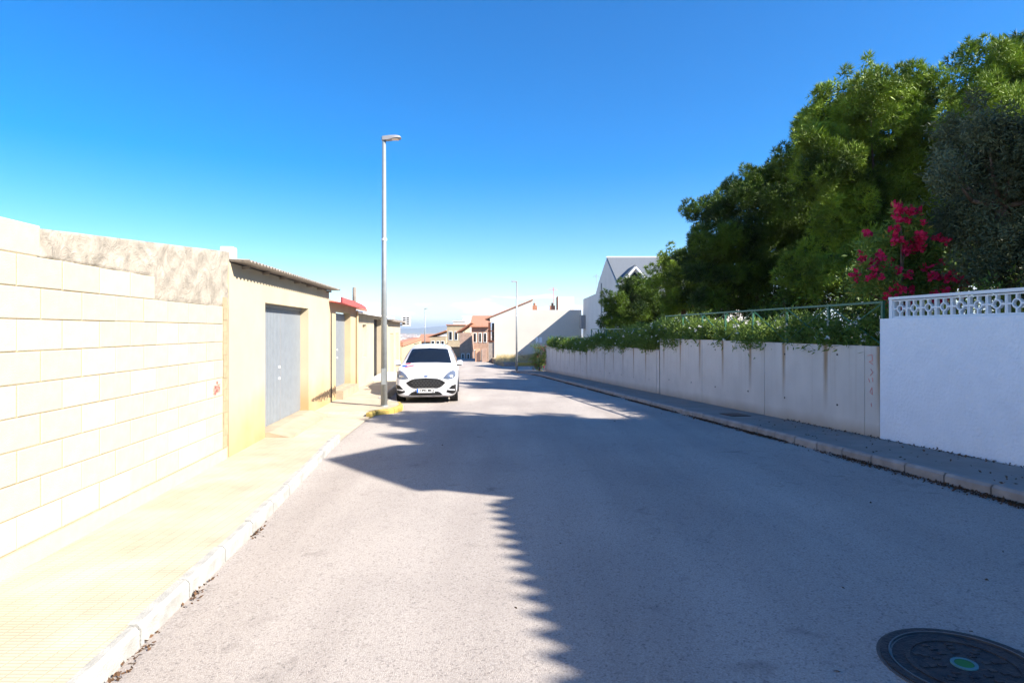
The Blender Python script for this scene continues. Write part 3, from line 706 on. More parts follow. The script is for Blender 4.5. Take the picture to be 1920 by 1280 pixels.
ol, blo = tree('oleander_bush', 'oleander bush with crimson flowers above the end of the railing', 10.1, pk, P(1690, 0, 10.2).xy.to_3d() + Vector((0, 0, 1.45)), M['olea'], 'shrub', 'bush', None, .35)
fl = np.concatenate([leaves(np.zeros((9, 3)) + unit(9) * .02, unit(9), .055, .026) for _ in range(1)])
flm = []
for v_ in range(3):
    V = leaves(unit(14) * .028, unit(14), .05, .026, 0, .6).astype(np.float32); o = np_mesh('blossom', V, 4, M['pink']); flm.append(o.data); bpy.data.objects.remove(o)
for i in range(120):
    c, r = random.choice(blo[:10]); u = unit(1)[0]; u[1] = -abs(u[1]); u = u / np.linalg.norm(u)
    o = link('blossom', random.choice(flm), ol, Vector(c) + Vector(u) * r * random.uniform(.95, 1.2)); o.rotation_euler = (random.random() * 6, random.random() * 6, 0); s = random.uniform(.9, 1.8); o.scale = (s, s, s)
cs, ns = clumps([(tuple(c), r) for c, r in blo], 8, .4, 30, 0); np_mesh('yellow_leaves', leaves(cs * 1.0, ns, .14, .016, -.3), 4, M['oleay'], ol)

# off-frame garden trees that shade the near road
def offtree(label, x, y, h, rad):
    ex = [((x + random.uniform(-rad, rad) * .8, y + random.uniform(-rad, rad) * .8, h - random.uniform(.6, 3.2)), random.uniform(.8, 1.2)) for _ in range(16)]
    tree('pine_tree', label, y, [], (x, y, 1.4), M['pine'], 'pine', 'tree', 'garden pines', extra=ex)
offtree('pine beside the gabled house behind the white wall', 10.8, 6.4, 9.4, 1.7)

# hedge of white oleander behind the railings
def hedge(Y, dx, w, h, z, n_fl, over=.0, where='tallest'):
    t = thing('hedge_bush', 'white-flowering oleander bush in the hedge on the %s concrete wall step' % where, 'bush', (wallR(Y) + dx, Y, z), TR, 'white oleander hedge, %s wall step' % where)
    bl = [((random.uniform(-.3, .25) - over, random.uniform(-.5, .5) * w, h * random.uniform(.25, .8)), random.uniform(.22, .36)) for _ in range(int(20 * w))]
    cs, ns = clumps(bl, 60, .45, 1100, .6); np_mesh('foliage', leaves(cs, ns, .13, .014, -.15), 4, M['olea'], t)
    st = MB()
    for c, r in bl[:7]: st.tube((c[0] * .4 + .1, c[1] * .5, -.2), c, .015, .008, 5)
    st.build('stems', M['bark'], t)
    fv = []
    for _ in range(n_fl):
        c, r = random.choice(bl); u = unit(1)[0]; u[0] = -abs(u[0]) * 1.2; u[2] = abs(u[2]); u /= np.linalg.norm(u)
        ctr = np.array(c) + u * r * 1.05; fv.append(leaves(ctr + unit(7) * .018, unit(7), .045, .022))
    o = np_mesh('blossoms', np.concatenate(fv), 4, M['petal'], t); o['kind'] = 'stuff'
for i in range(9): Y = 10.3 + i * 1.08; hedge(Y, .5, 1.2, random.uniform(.68, .88), 1.5, 10, .1)
for i in range(3): hedge(18.3 + i * .9, .45, 1.2, 1.15, 1.35, 16, .2, 'tallest' if i < 1 else 'middle')
for i in range(9): hedge(20.3 + i * 1.05, .45, 1.25, random.uniform(.65, .85) + (.3 if i < 3 else 0), 1.2 - .02 * i, 13, .22, 'middle')
for i in range(9): hedge(29.9 + i * 1.3, .55, 1.5, random.uniform(.6, .75), .75, 8, .2, 'lowest')
# dark planting under the pines; shrubs behind the pierced wall added to darken its holes
def shrub(x, y, h, w, label, group, m='pine2'):
    t = thing('garden_shrub', label, 'bush', (x, y, lerp_tab(GZ, y)), 0, group)
    bl = [((random.uniform(-1, 1) * w, random.uniform(-.7, .7) * w, h * random.uniform(.12, .85)), random.uniform(.4, .6)) for _ in range(int(9 * w * h / 1.5))]
    cs, ns = clumps(bl, 22, .42, 330, .6); np_mesh('foliage', leaves(cs, ns, .16, .028, 0) if m == 'pine2' else leaves(np.repeat(cs, 3, 0) + unit(len(cs) * 3) * .05, np.repeat(ns, 3, 0), .12, .013, 0), 4, M[m], t)
    st = MB()
    for c, r in bl[:6]: st.tube((c[0] * .3, c[1] * .3, -.2), c, .03, .012, 5)
    st.build('stems', M['bark'], t)['kind'] = 'stuff'
for i in range(13):
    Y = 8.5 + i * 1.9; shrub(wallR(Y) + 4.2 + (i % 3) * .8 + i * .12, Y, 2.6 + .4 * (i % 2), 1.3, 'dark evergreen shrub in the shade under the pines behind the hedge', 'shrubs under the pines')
for i in range(6): shrub(wallR(3.2 + i * 1.15) + 1.55, 3.2 + i * 1.15, 1.75, .75, 'leafy oleander shrub added behind the pierced white wall blocks to darken the holes', 'added shrubs behind the white wall', 'olea')
# spiky yucca
yu = thing('yucca', 'pale spiky yucca among the hedge in front of the rounded pine', 'plant', (wallR(26) + 1.0, 26, 1.1))
V = []
for i in range(60):
    a = random.uniform(0, 6.28); e_ = random.uniform(.5, 1.45); d = np.array([math.cos(a) * math.cos(e_), math.sin(a) * math.cos(e_), math.sin(e_)]); sd = np.cross(d, [0, 0, 1]); sd /= np.linalg.norm(sd); l_ = random.uniform(.7, 1.15)
    V.append([np.array([0, 0, .25]), d * l_ * .5 + sd * .035 + [0, 0, .25], d * l_ + [0, 0, .2], d * l_ * .5 - sd * .035 + [0, 0, .25]])
np_mesh('spear_leaves', np.array(V), 4, leafmat('yucca_leaf', (.28, .30, .10), (.38, .38, .16)), yu)
MB().tube((0, 0, -.1), (0, 0, .3), .08, .06).build('stem', M['bark'], yu)
# red-flowered shrub at wall end
rb = thing('flowering_shrub', 'dark shrub with deep red flowers at the far end of the concrete wall', 'bush', (1.98, 41.9, swr(42.2)))
bl = [((random.uniform(-.4, .4), random.uniform(-.5, .5), .2 + 1.5 * i / 15), random.uniform(.34, .46)) for i in range(16)]
cs, ns = clumps(bl, 40, .4, 700, .5); np_mesh('foliage', leaves(cs, ns, .13, .02, 0), 4, M['olea'], rb)
cs, ns = clumps([((c[0] + .15, c[1] - .1, c[2]), r * 1.08) for c, r in bl], 11, .3, 70, 0); np_mesh('blossoms', leaves(cs, ns, .07, .03), 4, leafmat('dark_red_petals', (.35, .01, .04), (.5, .02, .07)), rb)['kind'] = 'stuff'
MB().tube((0, 0, -.1), (0, 0, .8), .05, .03).build('stem', M['bark'], rb)

# leaf litter in the right gutter and by the left kerb
V = []
for i in range(16000):
    Y = random.uniform(3.5, 38); dens = .5 + .5 * math.sin(Y * 1.9) * math.sin(Y * .7 + 1)
    if random.random() > dens: continue
    x = lerp_tab(XR, Y) - abs(random.gauss(0, .06)) - .01; V.append((x, Y, road_z(x, Y) + .012))
for i in range(130):
    Y = random.choice([3.75, 4.5, 5.9, 3.4]) + random.gauss(0, .13); x = lerp_tab(XL, Y) + abs(random.gauss(0, .035)) + .01; V.append((x, Y, .012))
for i in range(420):
    Y = random.uniform(3, 12); V.append((wallR(Y) - abs(random.gauss(0, .05)) - .02, Y, swr(Y) + .014))
for i in range(120):
    Y = random.uniform(4, 12); x = lerp_tab(XR, Y) + .15 + random.random() * .9; V.append((x, Y, swr(Y) + .012))
for i in range(16):
    Y = 3 + 14 * random.random() ** 1.6; x = random.uniform(lerp_tab(XL, Y) + .2, lerp_tab(XR, Y) - .2); V.append((x, Y, road_z(x, Y) + .008))
c = np.array(V); o = np_mesh('leaf_litter', leaves(c, unit(len(c)) * np.array([1, 1, .2]), .04, .011, 0, .3), 4, M['litter'])
tag(o, 'dry brown leaf litter lying along the kerbs and wall foot', 'leaves', None, 'stuff')

# ------------------------------------------------------------------ covers in the ground
mx_, my_ = 2.43, 3.12; mz = road_z(mx_, my_)
mh = thing('manhole_cover', 'round cast-iron manhole cover with a green painted centre in the road', 'manhole', (mx_, my_, mz + .002))
slope = math.atan2(lerp_tab(ZR, my_) - lerp_tab(ZL, my_), lerp_tab(XR, my_) - lerp_tab(XL, my_)); mh.rotation_euler = (math.atan(-.022), -slope, 0)
steel = mat('worn_steel_rim', (.25, .26, .28), .3, .1, 8, metal=.9)
MB().ring((0, 0), .386, .402, -.03, .003, 48).build('tar_surround', mat('old_tar', (.10, .095, .09), .9, .35, 9, .5, 60), mh)
MB().ring((0, 0), .345, .385, -.03, .010, 48).build('frame', M['iron'], mh)
MB().ring((0, 0), .335, .343, -.03, .014, 48).build('worn_rim', steel, mh)
MB().ring((0, 0), .0, .325, -.03, .004, 48).build('lid', M['iron'], mh)
MB().ring((0, 0), .24, .27, .0041, .010, 48).build('raised_ring', M['iron'], mh)
for i in range(10):
    a = i * 6.283 / 10; c_, s_ = math.cos(a), math.sin(a)
    for r in (.12, .17, .21): MB().box(r * c_ - .018, r * c_ + .018, r * s_ - .012, r * s_ + .012, .0042, .009).build('stud', M['iron'], mh)
MB().ring((0, 0), .045, .062, .0043, .011, 24).build('boss_ring', mat('teal_paint', (.08, .20, .22), .5), mh)
MB().ring((0, 0), .0, .043, .0043, .010, 24).build('green_spot', mat('green_paint', (.012, .16, .03), .5), mh)
Yc = 12.9; uc = thing('utility_cover', 'rusty rectangular utility cover in the right pavement', 'cover', (wallR(Yc) - .62, Yc, swr(Yc) + .004), TR); uc.rotation_euler = (math.atan(-.0365), 0, TR)
MB().box(-.22, .22, -.3, .3, -.02, .006).build('frame', mat('rusty_iron', (.10, .055, .035), .8, .3, 12), uc); MB().box(-.19, .19, -.27, .27, .0062, .010).build('lid', M['iron'], uc)

# ------------------------------------------------------------------ car
car = thing('parked_car', 'white SUV parked facing us by the left kerb with blue and red bonnet stripes', 'car', (-2.50, 16.85, road_z(-2.5, 17.7) - .005), R(4.5))
paint = mat('white_car_paint', (.62, .62, .65), .22, .01, 3, spec=.5); glass = mat('dark_glass', (.008, .012, .02), .06, .1, 3, spec=.35)
black = mat('black_plastic', (.012, .012, .013), .45, .2, 20); rubber = mat('tyre_rubber', (.018, .018, .018), .8, .2, 20)
S = [(0.00, .25, .64, .76, .50, .74, .70, .64, .78, .80), (.06, .22, .74, .87, .50, .85, .78, .72, .88, .92), (.2, .20, .82, .925, .54, .905, .86, .78, .96, 1.0), (.45, .20, .86, .945, .6, .935, .96, .86, 1.03, 1.06),
     (.9, .21, .87, .945, .65, .94, 1.0, .86, 1.06, 1.09), (1.22, .21, .87, .945, .65, .94, 1.04, .83, 1.10, 1.13), (1.62, .21, .87, .94, .65, .925, 1.04, .75, 1.32, 1.39), (2.0, .21, .87, .94, .65, .925, 1.05, .70, 1.56, 1.61),
     (2.6, .21, .87, .94, .65, .925, 1.06, .68, 1.62, 1.67), (3.5, .21, .87, .94, .65, .925, 1.07, .67, 1.61, 1.665), (4.1, .22, .86, .935, .65, .915, 1.07, .64, 1.51, 1.57), (4.42, .26, .82, .91, .65, .88, 1.05, .60, 1.18, 1.24), (4.6, .34, .7, .82, .62, .80, .88, .62, .95, .98)]
K = 9; b = MB()
def half(s):
    y, zb, xb, xm, zm, xs_, zs, xt, zt, zc = s
    return [(0, zb), (xb * .6, zb), (xb, zb), (xm * .985, zb + .13), (xm, zm), (xs_, zs), (xt, zt), (xt * .5, zt + (zc - zt) * .8), (0, zc)]
W = 2 * K - 2
for s in S:
    h = half(s); prof = [(x, z) for x, z in h] + [(-x, z) for x, z in h[-2:0:-1]]
    b.v += [(x, s[0], z) for x, z in prof]
for i in range(len(S) - 1):
    for j in range(W): b.f.append((i * W + j, i * W + (j + 1) % W, (i + 1) * W + (j + 1) % W, (i + 1) * W + j))
b.f.append(tuple(range(W))[::-1]); b.f.append(tuple(range((len(S) - 1) * W, len(S) * W)))
body = b.build('body', paint, car, True); md = body.modifiers.new('smooth', 'SUBSURF'); md.levels = md.render_levels = 2
bm_ = bmesh.new(); bm_.from_mesh(body.data); bmesh.ops.recalc_face_normals(bm_, faces=bm_.faces); bm_.to_mesh(body.data); bm_.free()
dg = bpy.context.evaluated_depsgraph_get(); dg.update()
ev = body.evaluated_get(dg); me_ = ev.to_mesh(); bvh = BVHTree.FromPolygons([v.co.copy() for v in me_.vertices], [tuple(p.vertices) for p in me_.polygons]); ev.to_mesh_clear()
def decal(name, m, lo, hi, off, axis='y', nx=14, nz_=8, parent=None, side=1):
    """a patch on the body: lo/hi are polylines (u, z); cast from the front (axis y), the side (x) or above (z)"""
    b = MB(); u0, u1 = lo[0][0], lo[-1][0]
    for i in range(nx + 1):
        u = u0 + (u1 - u0) * i / nx; z0, z1 = lerp_tab(lo, u), lerp_tab(hi, u)
        for j in range(nz_ + 1):
            z = z0 + (z1 - z0) * j / nz_
            if axis == 'y': o_, d_ = Vector((u, -3, z)), Vector((0, 1, 0))
            elif axis == 'x': o_, d_ = Vector((3 * side, u, z)), Vector((-side, 0, 0))
            else: o_, d_ = Vector((u, z, 4)), Vector((0, 0, -1))
            hit = bvh.ray_cast(o_, d_)[0]
            p = hit if hit else o_ + d_ * 2.2
            b.v.append(tuple(p - d_ * off))
    for i in range(nx):
        for j in range(nz_): q = i * (nz_ + 1) + j; b.f.append((q, q + nz_ + 1, q + nz_ + 2, q + 1))
    return b.build(name, m, parent or car, True)
decal('windscreen', glass, [(-.73, 1.115), (-.3, 1.135), (.3, 1.135), (.73, 1.115)], [(-.73, 1.135), (-.60, 1.50), (-.55, 1.525), (0, 1.55), (.55, 1.525), (.60, 1.50), (.73, 1.135)], .008, nx=60, nz_=12)
gr = decal('grille', black, [(-.58, .61), (-.46, .50), (-.36, .465), (.36, .465), (.46, .50), (.58, .61)], [(-.58, .63), (-.46, .70), (-.36, .735), (0, .755), (.36, .735), (.46, .70), (.58, .63)], .008)
chrome = mat('chrome', (.6, .6, .6), .2, .02, metal=.9)
gbar = mat('grille_grey', (.10, .10, .105), .35, .1, spec=.5)
for r_ in range(4):
    for i in range(9):
        u = -.40 + i * .1 + (.05 if r_ % 2 else 0)
        if abs(u) > .45: continue
        z = .51 + r_ * .058; decal('grille_bar', gbar, [(u - .04, z), (u, z - .012), (u + .04, z)], [(u - .04, z + .010), (u, z - .002), (u + .04, z + .010)], .014, nx=4, nz_=1, parent=gr)
for s in (-1, 1):
    pts = sorted([(s * .89, .79), (s * .80, .735), (s * .66, .715), (s * .52, .735)]); pth = sorted([(s * .89, .92), (s * .80, .955), (s * .70, .925), (s * .60, .85), (s * .52, .75)])
    hl = decal('headlight', mat('headlight_glass', (.10, .12, .17), .08, .1, spec=.9), pts, pth, .007)
    a = sorted([s * .80, s * .66]); decal('reflector', chrome, [(a[0], .785), (a[1], .785)], [(a[0], .83), (a[1], .83)], .011, nx=4, nz_=2, parent=hl)
    pts = sorted([(s * .90, .31), (s * .80, .295), (s * .62, .355)]); pth = sorted([(s * .90, .57), (s * .78, .545), (s * .62, .385)])
    fv = decal('bumper_vent', black, pts, pth, .008)
    a = sorted([s * .87, s * .66]); decal('vent_blade', paint, [(a[0], .415), (a[1], .395)][::1], [(a[0], .445), (a[1], .425)], .02, nx=4, nz_=1, parent=fv)
    # side windows, mirrors
    decal('side_window', glass, [(1.75, 1.08), (2.7, 1.10), (4.0, 1.12)], [(1.75, 1.20), (2.15, 1.49), (3.4, 1.51), (4.0, 1.30)], .006, 'x', side=s)
    mi = MB().add([(s * .92, 1.42, 1.06), (s * 1.08, 1.40, 1.05), (s * 1.10, 1.40, 1.15), (s * 1.05, 1.40, 1.20), (s * .95, 1.42, 1.19), (s * .92, 1.60, 1.08), (s * 1.06, 1.58, 1.07), (s * 1.08, 1.58, 1.15), (s * 1.04, 1.58, 1.18), (s * .95, 1.60, 1.17)],
                  [(0, 1, 2, 3, 4), (9, 8, 7, 6, 5), (0, 5, 6, 1), (1, 6, 7, 2), (2, 7, 8, 3), (3, 8, 9, 4), (4, 9, 5, 0)]).build('wing_mirror', paint, car)
    MB().box(s * .99 - .09, s * .99 + .07, 1.43, 1.59, 1.02, 1.06).build('mirror_foot', black, mi)
    MB().tube((s * .54, 2.2, 1.665), (s * .54, 3.9, 1.66), .014, n=6).build('roof_rail', black, car)
    for yw in (.90, 3.61):
        wl = MB().tube((s * .70, yw, .35), (s * .945, yw, .35), .35, n=28).build('wheel', rubber, car)
        MB().tube((s * .93, yw, .35), (s * .95, yw, .35), .235, n=20).build('rim', chrome, wl)
        arch = MB(); nn = 14
        for i in range(nn):
            a0, a1 = math.pi * i / nn, math.pi * (i + 1) / nn
            arch.prism([(s * .90, yw + .36 * math.cos(a0), .30 + .36 * math.sin(a0)), (s * .90, yw + .43 * math.cos(a0), .30 + .43 * math.sin(a0)), (s * .90, yw + .43 * math.cos(a1), .30 + .43 * math.sin(a1)), (s * .90, yw + .36 * math.cos(a1), .30 + .36 * math.sin(a1))], (s * .046, 0, 0))
        arch.build('wheel_arch', black, car)
decal('lower_intake', black, [(-.50, .275), (-.42, .265), (.42, .265), (.50, .275)], [(-.50, .285), (-.40, .375), (.40, .375), (.50, .285)], .008)
decal('bumper_lip', black, [(-.72, .225), (.72, .225)], [(-.72, .25), (.72, .25)], .006, nx=20, nz_=1)
MB().box(-.85, .85, .35, 4.3, .17, .30).build('underbody', black, car)
em = decal('emblem', chrome, [(-.065, .80), (-.03, .785), (.03, .785), (.065, .80)], [(-.065, .81), (-.03, .825), (.03, .825), (.065, .81)], .010, nx=8, nz_=3)
decal('emblem_face', mat('emblem_blue', (.03, .08, .25), .3), [(-.055, .803), (-.025, .792), (.025, .792), (.055, .803)], [(-.055, .807), (-.025, .818), (.025, .818), (.055, .807)], .013, nx=8, nz_=2, parent=em)
# bonnet stripes (our left as we face it) and faint lettering under the windscreen
decal('bonnet_stripe', mat('blue_decal', (.04, .10, .42), .4), [(-.78, .66), (-.62, .50)], [(-.78, .92), (-.62, .80)], .006, 'z', 8, 6)
decal('bonnet_stripe', mat('red_decal', (.62, .05, .08), .4), [(-.66, .42), (-.42, .62)], [(-.66, .54), (-.42, .80)], .007, 'z', 8, 6)
decal('bonnet_stripe', mat('red_decal2', (.62, .05, .08), .4), [(-.72, 1.02), (-.56, 1.04)], [(-.72, 1.10), (-.56, 1.14)], .007, 'z', 6, 4)
for i in range(13): u = -.34 + i * .06; decal('bonnet_letter', mat('grey_decal', (.45, .45, .5), .5) if i == 0 else bpy.data.materials['grey_decal'], [(u, 1.02), (u + .035, 1.02)], [(u, 1.06), (u + .035, 1.06)], .006, 'z', 2, 1)
pl = MB().box(-.265, .265, -.035, -.02, .345, .465).build('number_plate', M['white'], car)
MB().box(-.262, -.215, -.0375, -.0355, .35, .46).build('plate_band', mat('plate_blue', (.02, .12, .5), .4), pl)
MB().box(-.2, .2, -.03, .08, .36, .45).build('plate_mount', black, car)
tcu = bpy.data.curves.new('plate_text', 'FONT'); tcu.body = '7393 MCJ'; tcu.size = .105; tcu.align_x = 'CENTER'; tcu.align_y = 'CENTER'; tcu.extrude = .001; tcu.offset = .004
to = bpy.data.objects.new('plate_text', tcu); C.objects.link(to); dg.update(); me_ = bpy.data.meshes.new_from_object(to.evaluated_get(bpy.context.evaluated_depsgraph_get())); bpy.data.objects.remove(to)
me_.materials.clear(); me_.materials.append(black); o = link('plate_lettering', me_, pl, (.03, -.0375, .405)); o.rotation_euler = (R(90), 0, 0)
car.scale = (.965, 1, 1.025)

# ------------------------------------------------------------------ houses
def wins(root, m, lst, frame=None):
    for (x0, x1, y, z0, z1) in lst:
        w = MB().box(x0, x1, y - .03, y + .05, z0, z1).build('window', frame or M['white'], root); MB().box(x0 + .06, x1 - .06, y - .045, y - .032, z0 + .06, z1 - .06).build('pane', glass, w)
# white slate-roofed house, gable end towards the street
h = thing('slate_house', 'tall white house with grey slate roof and pointed dormer behind the pines', 'house', (7.55, 40.5, 0))
RZ, EZ = 7.75, 5.3
gb = MB().prism([(0, 0, -1.5), (0, 12, -1.5), (0, 12, 5.2), (0, 10.2, 6.2), (0, 6, RZ), (0, 2.2, 5.8), (0, 0, 4.7)], (.3, 0, 0)); gb.box(.301, 9, .0, .3, -1.5, 4.6); gb.box(.301, 9, 11.7, 12, -1.5, 5.0)
gb.build('gable_wall', M['house_white'], h)
MB().box(.02, 9, 12.001, 21.3, -1.5, 5.35).build('side_wing', M['house_white'], h)
sl = MB().prism([(.05, 6, RZ + .02), (9.2, 6, RZ + .02), (9.2, -.25, 4.62), (.05, -.25, 4.62)], (0, 0, .12)); sl.prism([(.05, 6.01, RZ + .02), (9.2, 6.01, RZ + .02), (9.2, 12.2, 5.2), (.05, 12.2, 5.2)], (0, 0, .12))
rf = sl.build('slate_roof', M['slate'], h)
MB().box(.0, 9.3, 5.93, 6.08, RZ + .12, RZ + .2).build('ridge_cap', M['white'], rf)
dm = MB().prism([(1.55, 1.6, 4.9), (3.15, 1.6, 4.9), (3.15, 1.6, 5.9), (2.35, 1.6, 6.75), (1.55, 1.6, 5.9)], (0, 2.8, 0)).build('dormer', M['house_white'], h); dm.location = (-1.05, -.25, -.2)
MB().prism([(1.35, 1.45, 5.75), (2.35, 1.45, 6.80), (2.35, 1.45, 6.95), (1.25, 1.45, 5.80)], (0, 3.2, 0)).build('dormer_roof', M['slate'], dm)
MB().prism([(3.35, 1.45, 5.75), (3.45, 1.45, 5.80), (2.352, 1.45, 6.95), (2.352, 1.45, 6.80)], (0, 3.2, 0)).build('dormer_roof', M['slate'], dm)
bt = MB()
for a, c in (((1.45, 5.75), (2.35, 6.75)), ((3.25, 5.75), (2.35, 6.75))): bt.tube((a[0], 1.42, a[1]), (c[0], 1.42, c[1]), .09, n=6)
bt.build('bargeboard', M['white'], dm); MB().prism([(1.85, 1.56, 5.1), (2.85, 1.56, 5.1), (2.85, 1.56, 5.9), (2.35, 1.56, 6.45), (1.85, 1.56, 5.9)], (0, .05, 0)).build('dormer_pane', glass, dm)
wins(h, glass, [(4.6, 6.2, -.01, 2.6, 4.2), (1.2, 2.4, -.01, 1.2, 2.6)])
bx_ = MB().box(4.3, 6.6, -.9, 2.2, 4.65, 4.8); bx_.build('balcony_roof', M['tile'], h); MB().box(4.4, 6.5, -.4, .0, 3.6, 4.64).build('balcony_shade', M['brown'], h)
MB().tube((-.06, 8.2, -1), (-.06, 8.2, 6.0), .05).build('drain_pipe', M['galv'], h)
MB().tube((.5, 15, 5.3), (.5, 15, 7.4), .025).box(.1, .9, 14.98, 15.02, 7.1, 7.13).box(.2, .8, 14.98, 15.02, 7.25, 7.28).build('aerial', M['galv'], h)
MB().box(-.45, -.003, 19.2, 20.6, 2.2, 3.6).build('wall_cabinet', M['lampgrey'], h)

# white gabled end house facing the camera
h = thing('gabled_house', 'white house with plain sunlit end wall and half-gable roofline', 'house', (-2.55, 62, -1.0))
pk_ = CZ + (HY - 563) / F * 62 + 1.0; ev_ = CZ + (HY - 597) / F * 62 + 1.0; lo_ = CZ + (HY - 581) / F * 62 + 1.0
ew = MB().prism([(0.65, 0, -1), (9.95, 0, -1), (9.95, 0, lo_), (4.75, 0, lo_), (4.75, 0, pk_), (0.2, 0, ev_ + .05), (0.2, 0, ev_ - .4), (.65, 0, ev_ - .4)], (0, .3, 0)); ew.box(.66, 9.9, .301, 14, -1, ev_ - .5)
ew.build('end_wall', mat('cream_white_paint', (.60, .55, .49), .9, .05, .5), h)
MB().prism([(-.35, -.12, ev_ - .12), (4.8, -.12, pk_ + .03), (4.8, -.12, pk_ + .15), (-.35, -.12, ev_ + .0)], (0, 14, 0)).build('tiled_roof', M['tile'], h)
MB().box(4.85, 9.9, .32, 14, lo_ - .5, lo_ - .2).build('roof_terrace', M['kerb_warm'], h)
for px in (1003, 1037): 
    x = (px - 960) / F * 62 + 2.55; MB().box(x - .28, x + .28, .8, 1.4, lo_ - .2, lo_ + .5).tube((x, 1.1, lo_ + .5), (x, 1.1, lo_ + .8), .12).build('chimney', M['tile'], h)
x = (1057 - 960) / F * 62 + 2.55
MB().box(x - .55, x + 1.15, .5, 2.6, lo_ - .3, lo_ + 1.45).build('stair_tower', M['house_white'], h); MB().box(x - .6, x - .551, .45, 2.65, lo_ - .3, lo_ + 1.5).build('tower_cladding', M['tile'], h)
MB().tube((x - .9, 3, lo_), (x - .9, 3, lo_ + 2.6), .03).box(x - 1.5, x - .4, 2.98, 3.02, lo_ + 2.3, lo_ + 2.34).box(x - 1.3, x - .5, 2.98, 3.02, lo_ + 2.5, lo_ + 2.54).build('aerial', M['redsheet'], h)
for i in range(3):
    MB().box(.02, .2, .02 + i * .9, .2 + i * .9, ev_ - 2.4, ev_ - .42).build('porch_post', M['brown'], h)
MB().box(-.05, .6, .02, 3.2, ev_ - 1.4, ev_ - 1.28).box(-.05, .64, .02, 3.2, ev_ - 2.5, ev_ - 2.35).build('porch_rail', M['brown'], h); MB().box(.05, .64, .1, 3.2, -1, ev_ - 2.51).build('porch_base', M['kerb_warm'], h); MB().box(.4, .64, .3, 3.0, ev_ - 2.3, ev_ - .5).build('porch_shade_block', M['dark'], h)  # last part: solid dark block painting the shade within the porch
MB().box(-.6, -.15, -1.2, -.7, -1, 1.1).build('gate_pillar', M['pinkbrick'], h); MB().box(-1.3, -.85, -.9, -.4, -1, 1.1).build('gate_pillar', M['peach'], h)

def house(label, px0, px1, ytop, Y, depth, m, roof, wl, cat='house', zb=None, slope='flat', name='house'):
    a, c = P(px0, ytop, Y), P(px1, ytop, Y); zb = road_z(0, Y) - 1.5 if zb is None else zb
    h = thing(name, label, cat, (a.x, Y, zb)); W_, H_ = c.x - a.x, a.z - zb
    MB().box(0, W_, 0, depth, 0, H_).build('wall', m, h)
    if slope == 'front': MB().prism([(-.25, -.4, H_ - .1), (W_ + .25, -.4, H_ - .1), (W_ + .25, depth * .6, H_ + 1.5), (-.25, depth * .6, H_ + 1.5)], (0, 0, .15)).build('tiled_roof', roof, h)
    elif slope == 'side': MB().prism([(-.5, -.2, H_ - .05), (W_, -.2, H_ + 1.3), (W_, -.2, H_ + 1.45), (-.5, -.2, H_ + .1)], (0, depth + .4, 0)).build('tiled_roof', roof, h)
    else: MB().box(-.15, W_ + .15, -.15, depth + .15, H_ + .001, H_ + .18).build('parapet', roof, h)
    for (u0, u1, v0, v1, side) in wl:
        if side == 'f': w = MB().box(u0 * W_, u1 * W_, -.06, .02, v0 * H_, v1 * H_).build('window', M['white'], h); MB().box(u0 * W_ + .08, u1 * W_ - .08, -.075, -.062, v0 * H_ + .08, v1 * H_ - .08).build('pane', glass, w)
        else: w = MB().box(-.06, .02, u0 * depth, u1 * depth, v0 * H_, v1 * H_).build('window', M['brown'], h); MB().box(-.075, -.062, u0 * depth + .08, u1 * depth - .08, v0 * H_ + .08, v1 * H_ - .08).build('pane', glass, w)
    return h
g2 = [(.1, .3, .62, .85, 'f'), (.42, .6, .62, .85, 'f'), (.7, .9, .62, .85, 'f'), (.15, .4, .2, .45, 'f'), (.6, .85, .2, .45, 'f'), (.1, .3, .6, .85, 's'), (.5, .7, .6, .85, 's'), (.2, .5, .15, .42, 's')]
house('brick house with orange tile roof beside the plain white gabled house', 884, 916, 612, 80, 9, M['pinkbrick'], M['tile'], g2[:5] + g2[5:], slope='front')
house('low pink house with tiled side roof before the brick house', 862, 884, 624, 76, 8, M['pinkbrick'], M['tile'], g2[3:], slope='side')
house('cream two-storey house with rows of dark windows down the street', 838, 872, 610, 100, 12, M['ochre'], M['tile'], g2, slope='flat')
house('tall white house with roof terrace above the cream house', 850, 872, 603, 125, 10, M['house_white'], M['house_white'], g2[:3])
house('white block with stair head above the brick house', 868, 890, 594, 130, 10, M['house_white'], M['white'], g2[:3])
house('long ochre terrace house with tiled roof further down the street', 806, 836, 632, 120, 14, M['ochre'], M['tile'], g2, slope='side')
house('small terrace house with orange roof behind the ochre terrace', 783, 806, 640, 135, 12, M['peach'], M['tile'], g2[:5], slope='front')
house('peach house with orange roof at the bottom of the street', 768, 790, 645, 150, 12, M['peach'], M['tile'], g2[:5], slope='front')
pw = thing('garden_wall', 'peach garden wall with orange coping beyond the left house fronts', 'wall', (wallL(32.6), 32.6, -.6), R(6)); MB().box(-.25, 0, 0, 22, -1, 1.75).build('wall', M['garage2'], pw); MB().box(-.6, .08, 0, 22, 1.752, 1.98).build('coping', M['tile'], pw)
lw = thing('garden_wall', 'low peach garden wall before the cream two-storey house', 'wall', (P(834, 0, 84).x, 84, -2.2)); MB().box(0, 3.2, 0, .3, 0, 1.7).build('wall', M['peach'], lw); MB().box(-.1, 3.3, -.06, .36, 1.701, 1.85).build('coping', M['tile'], lw)

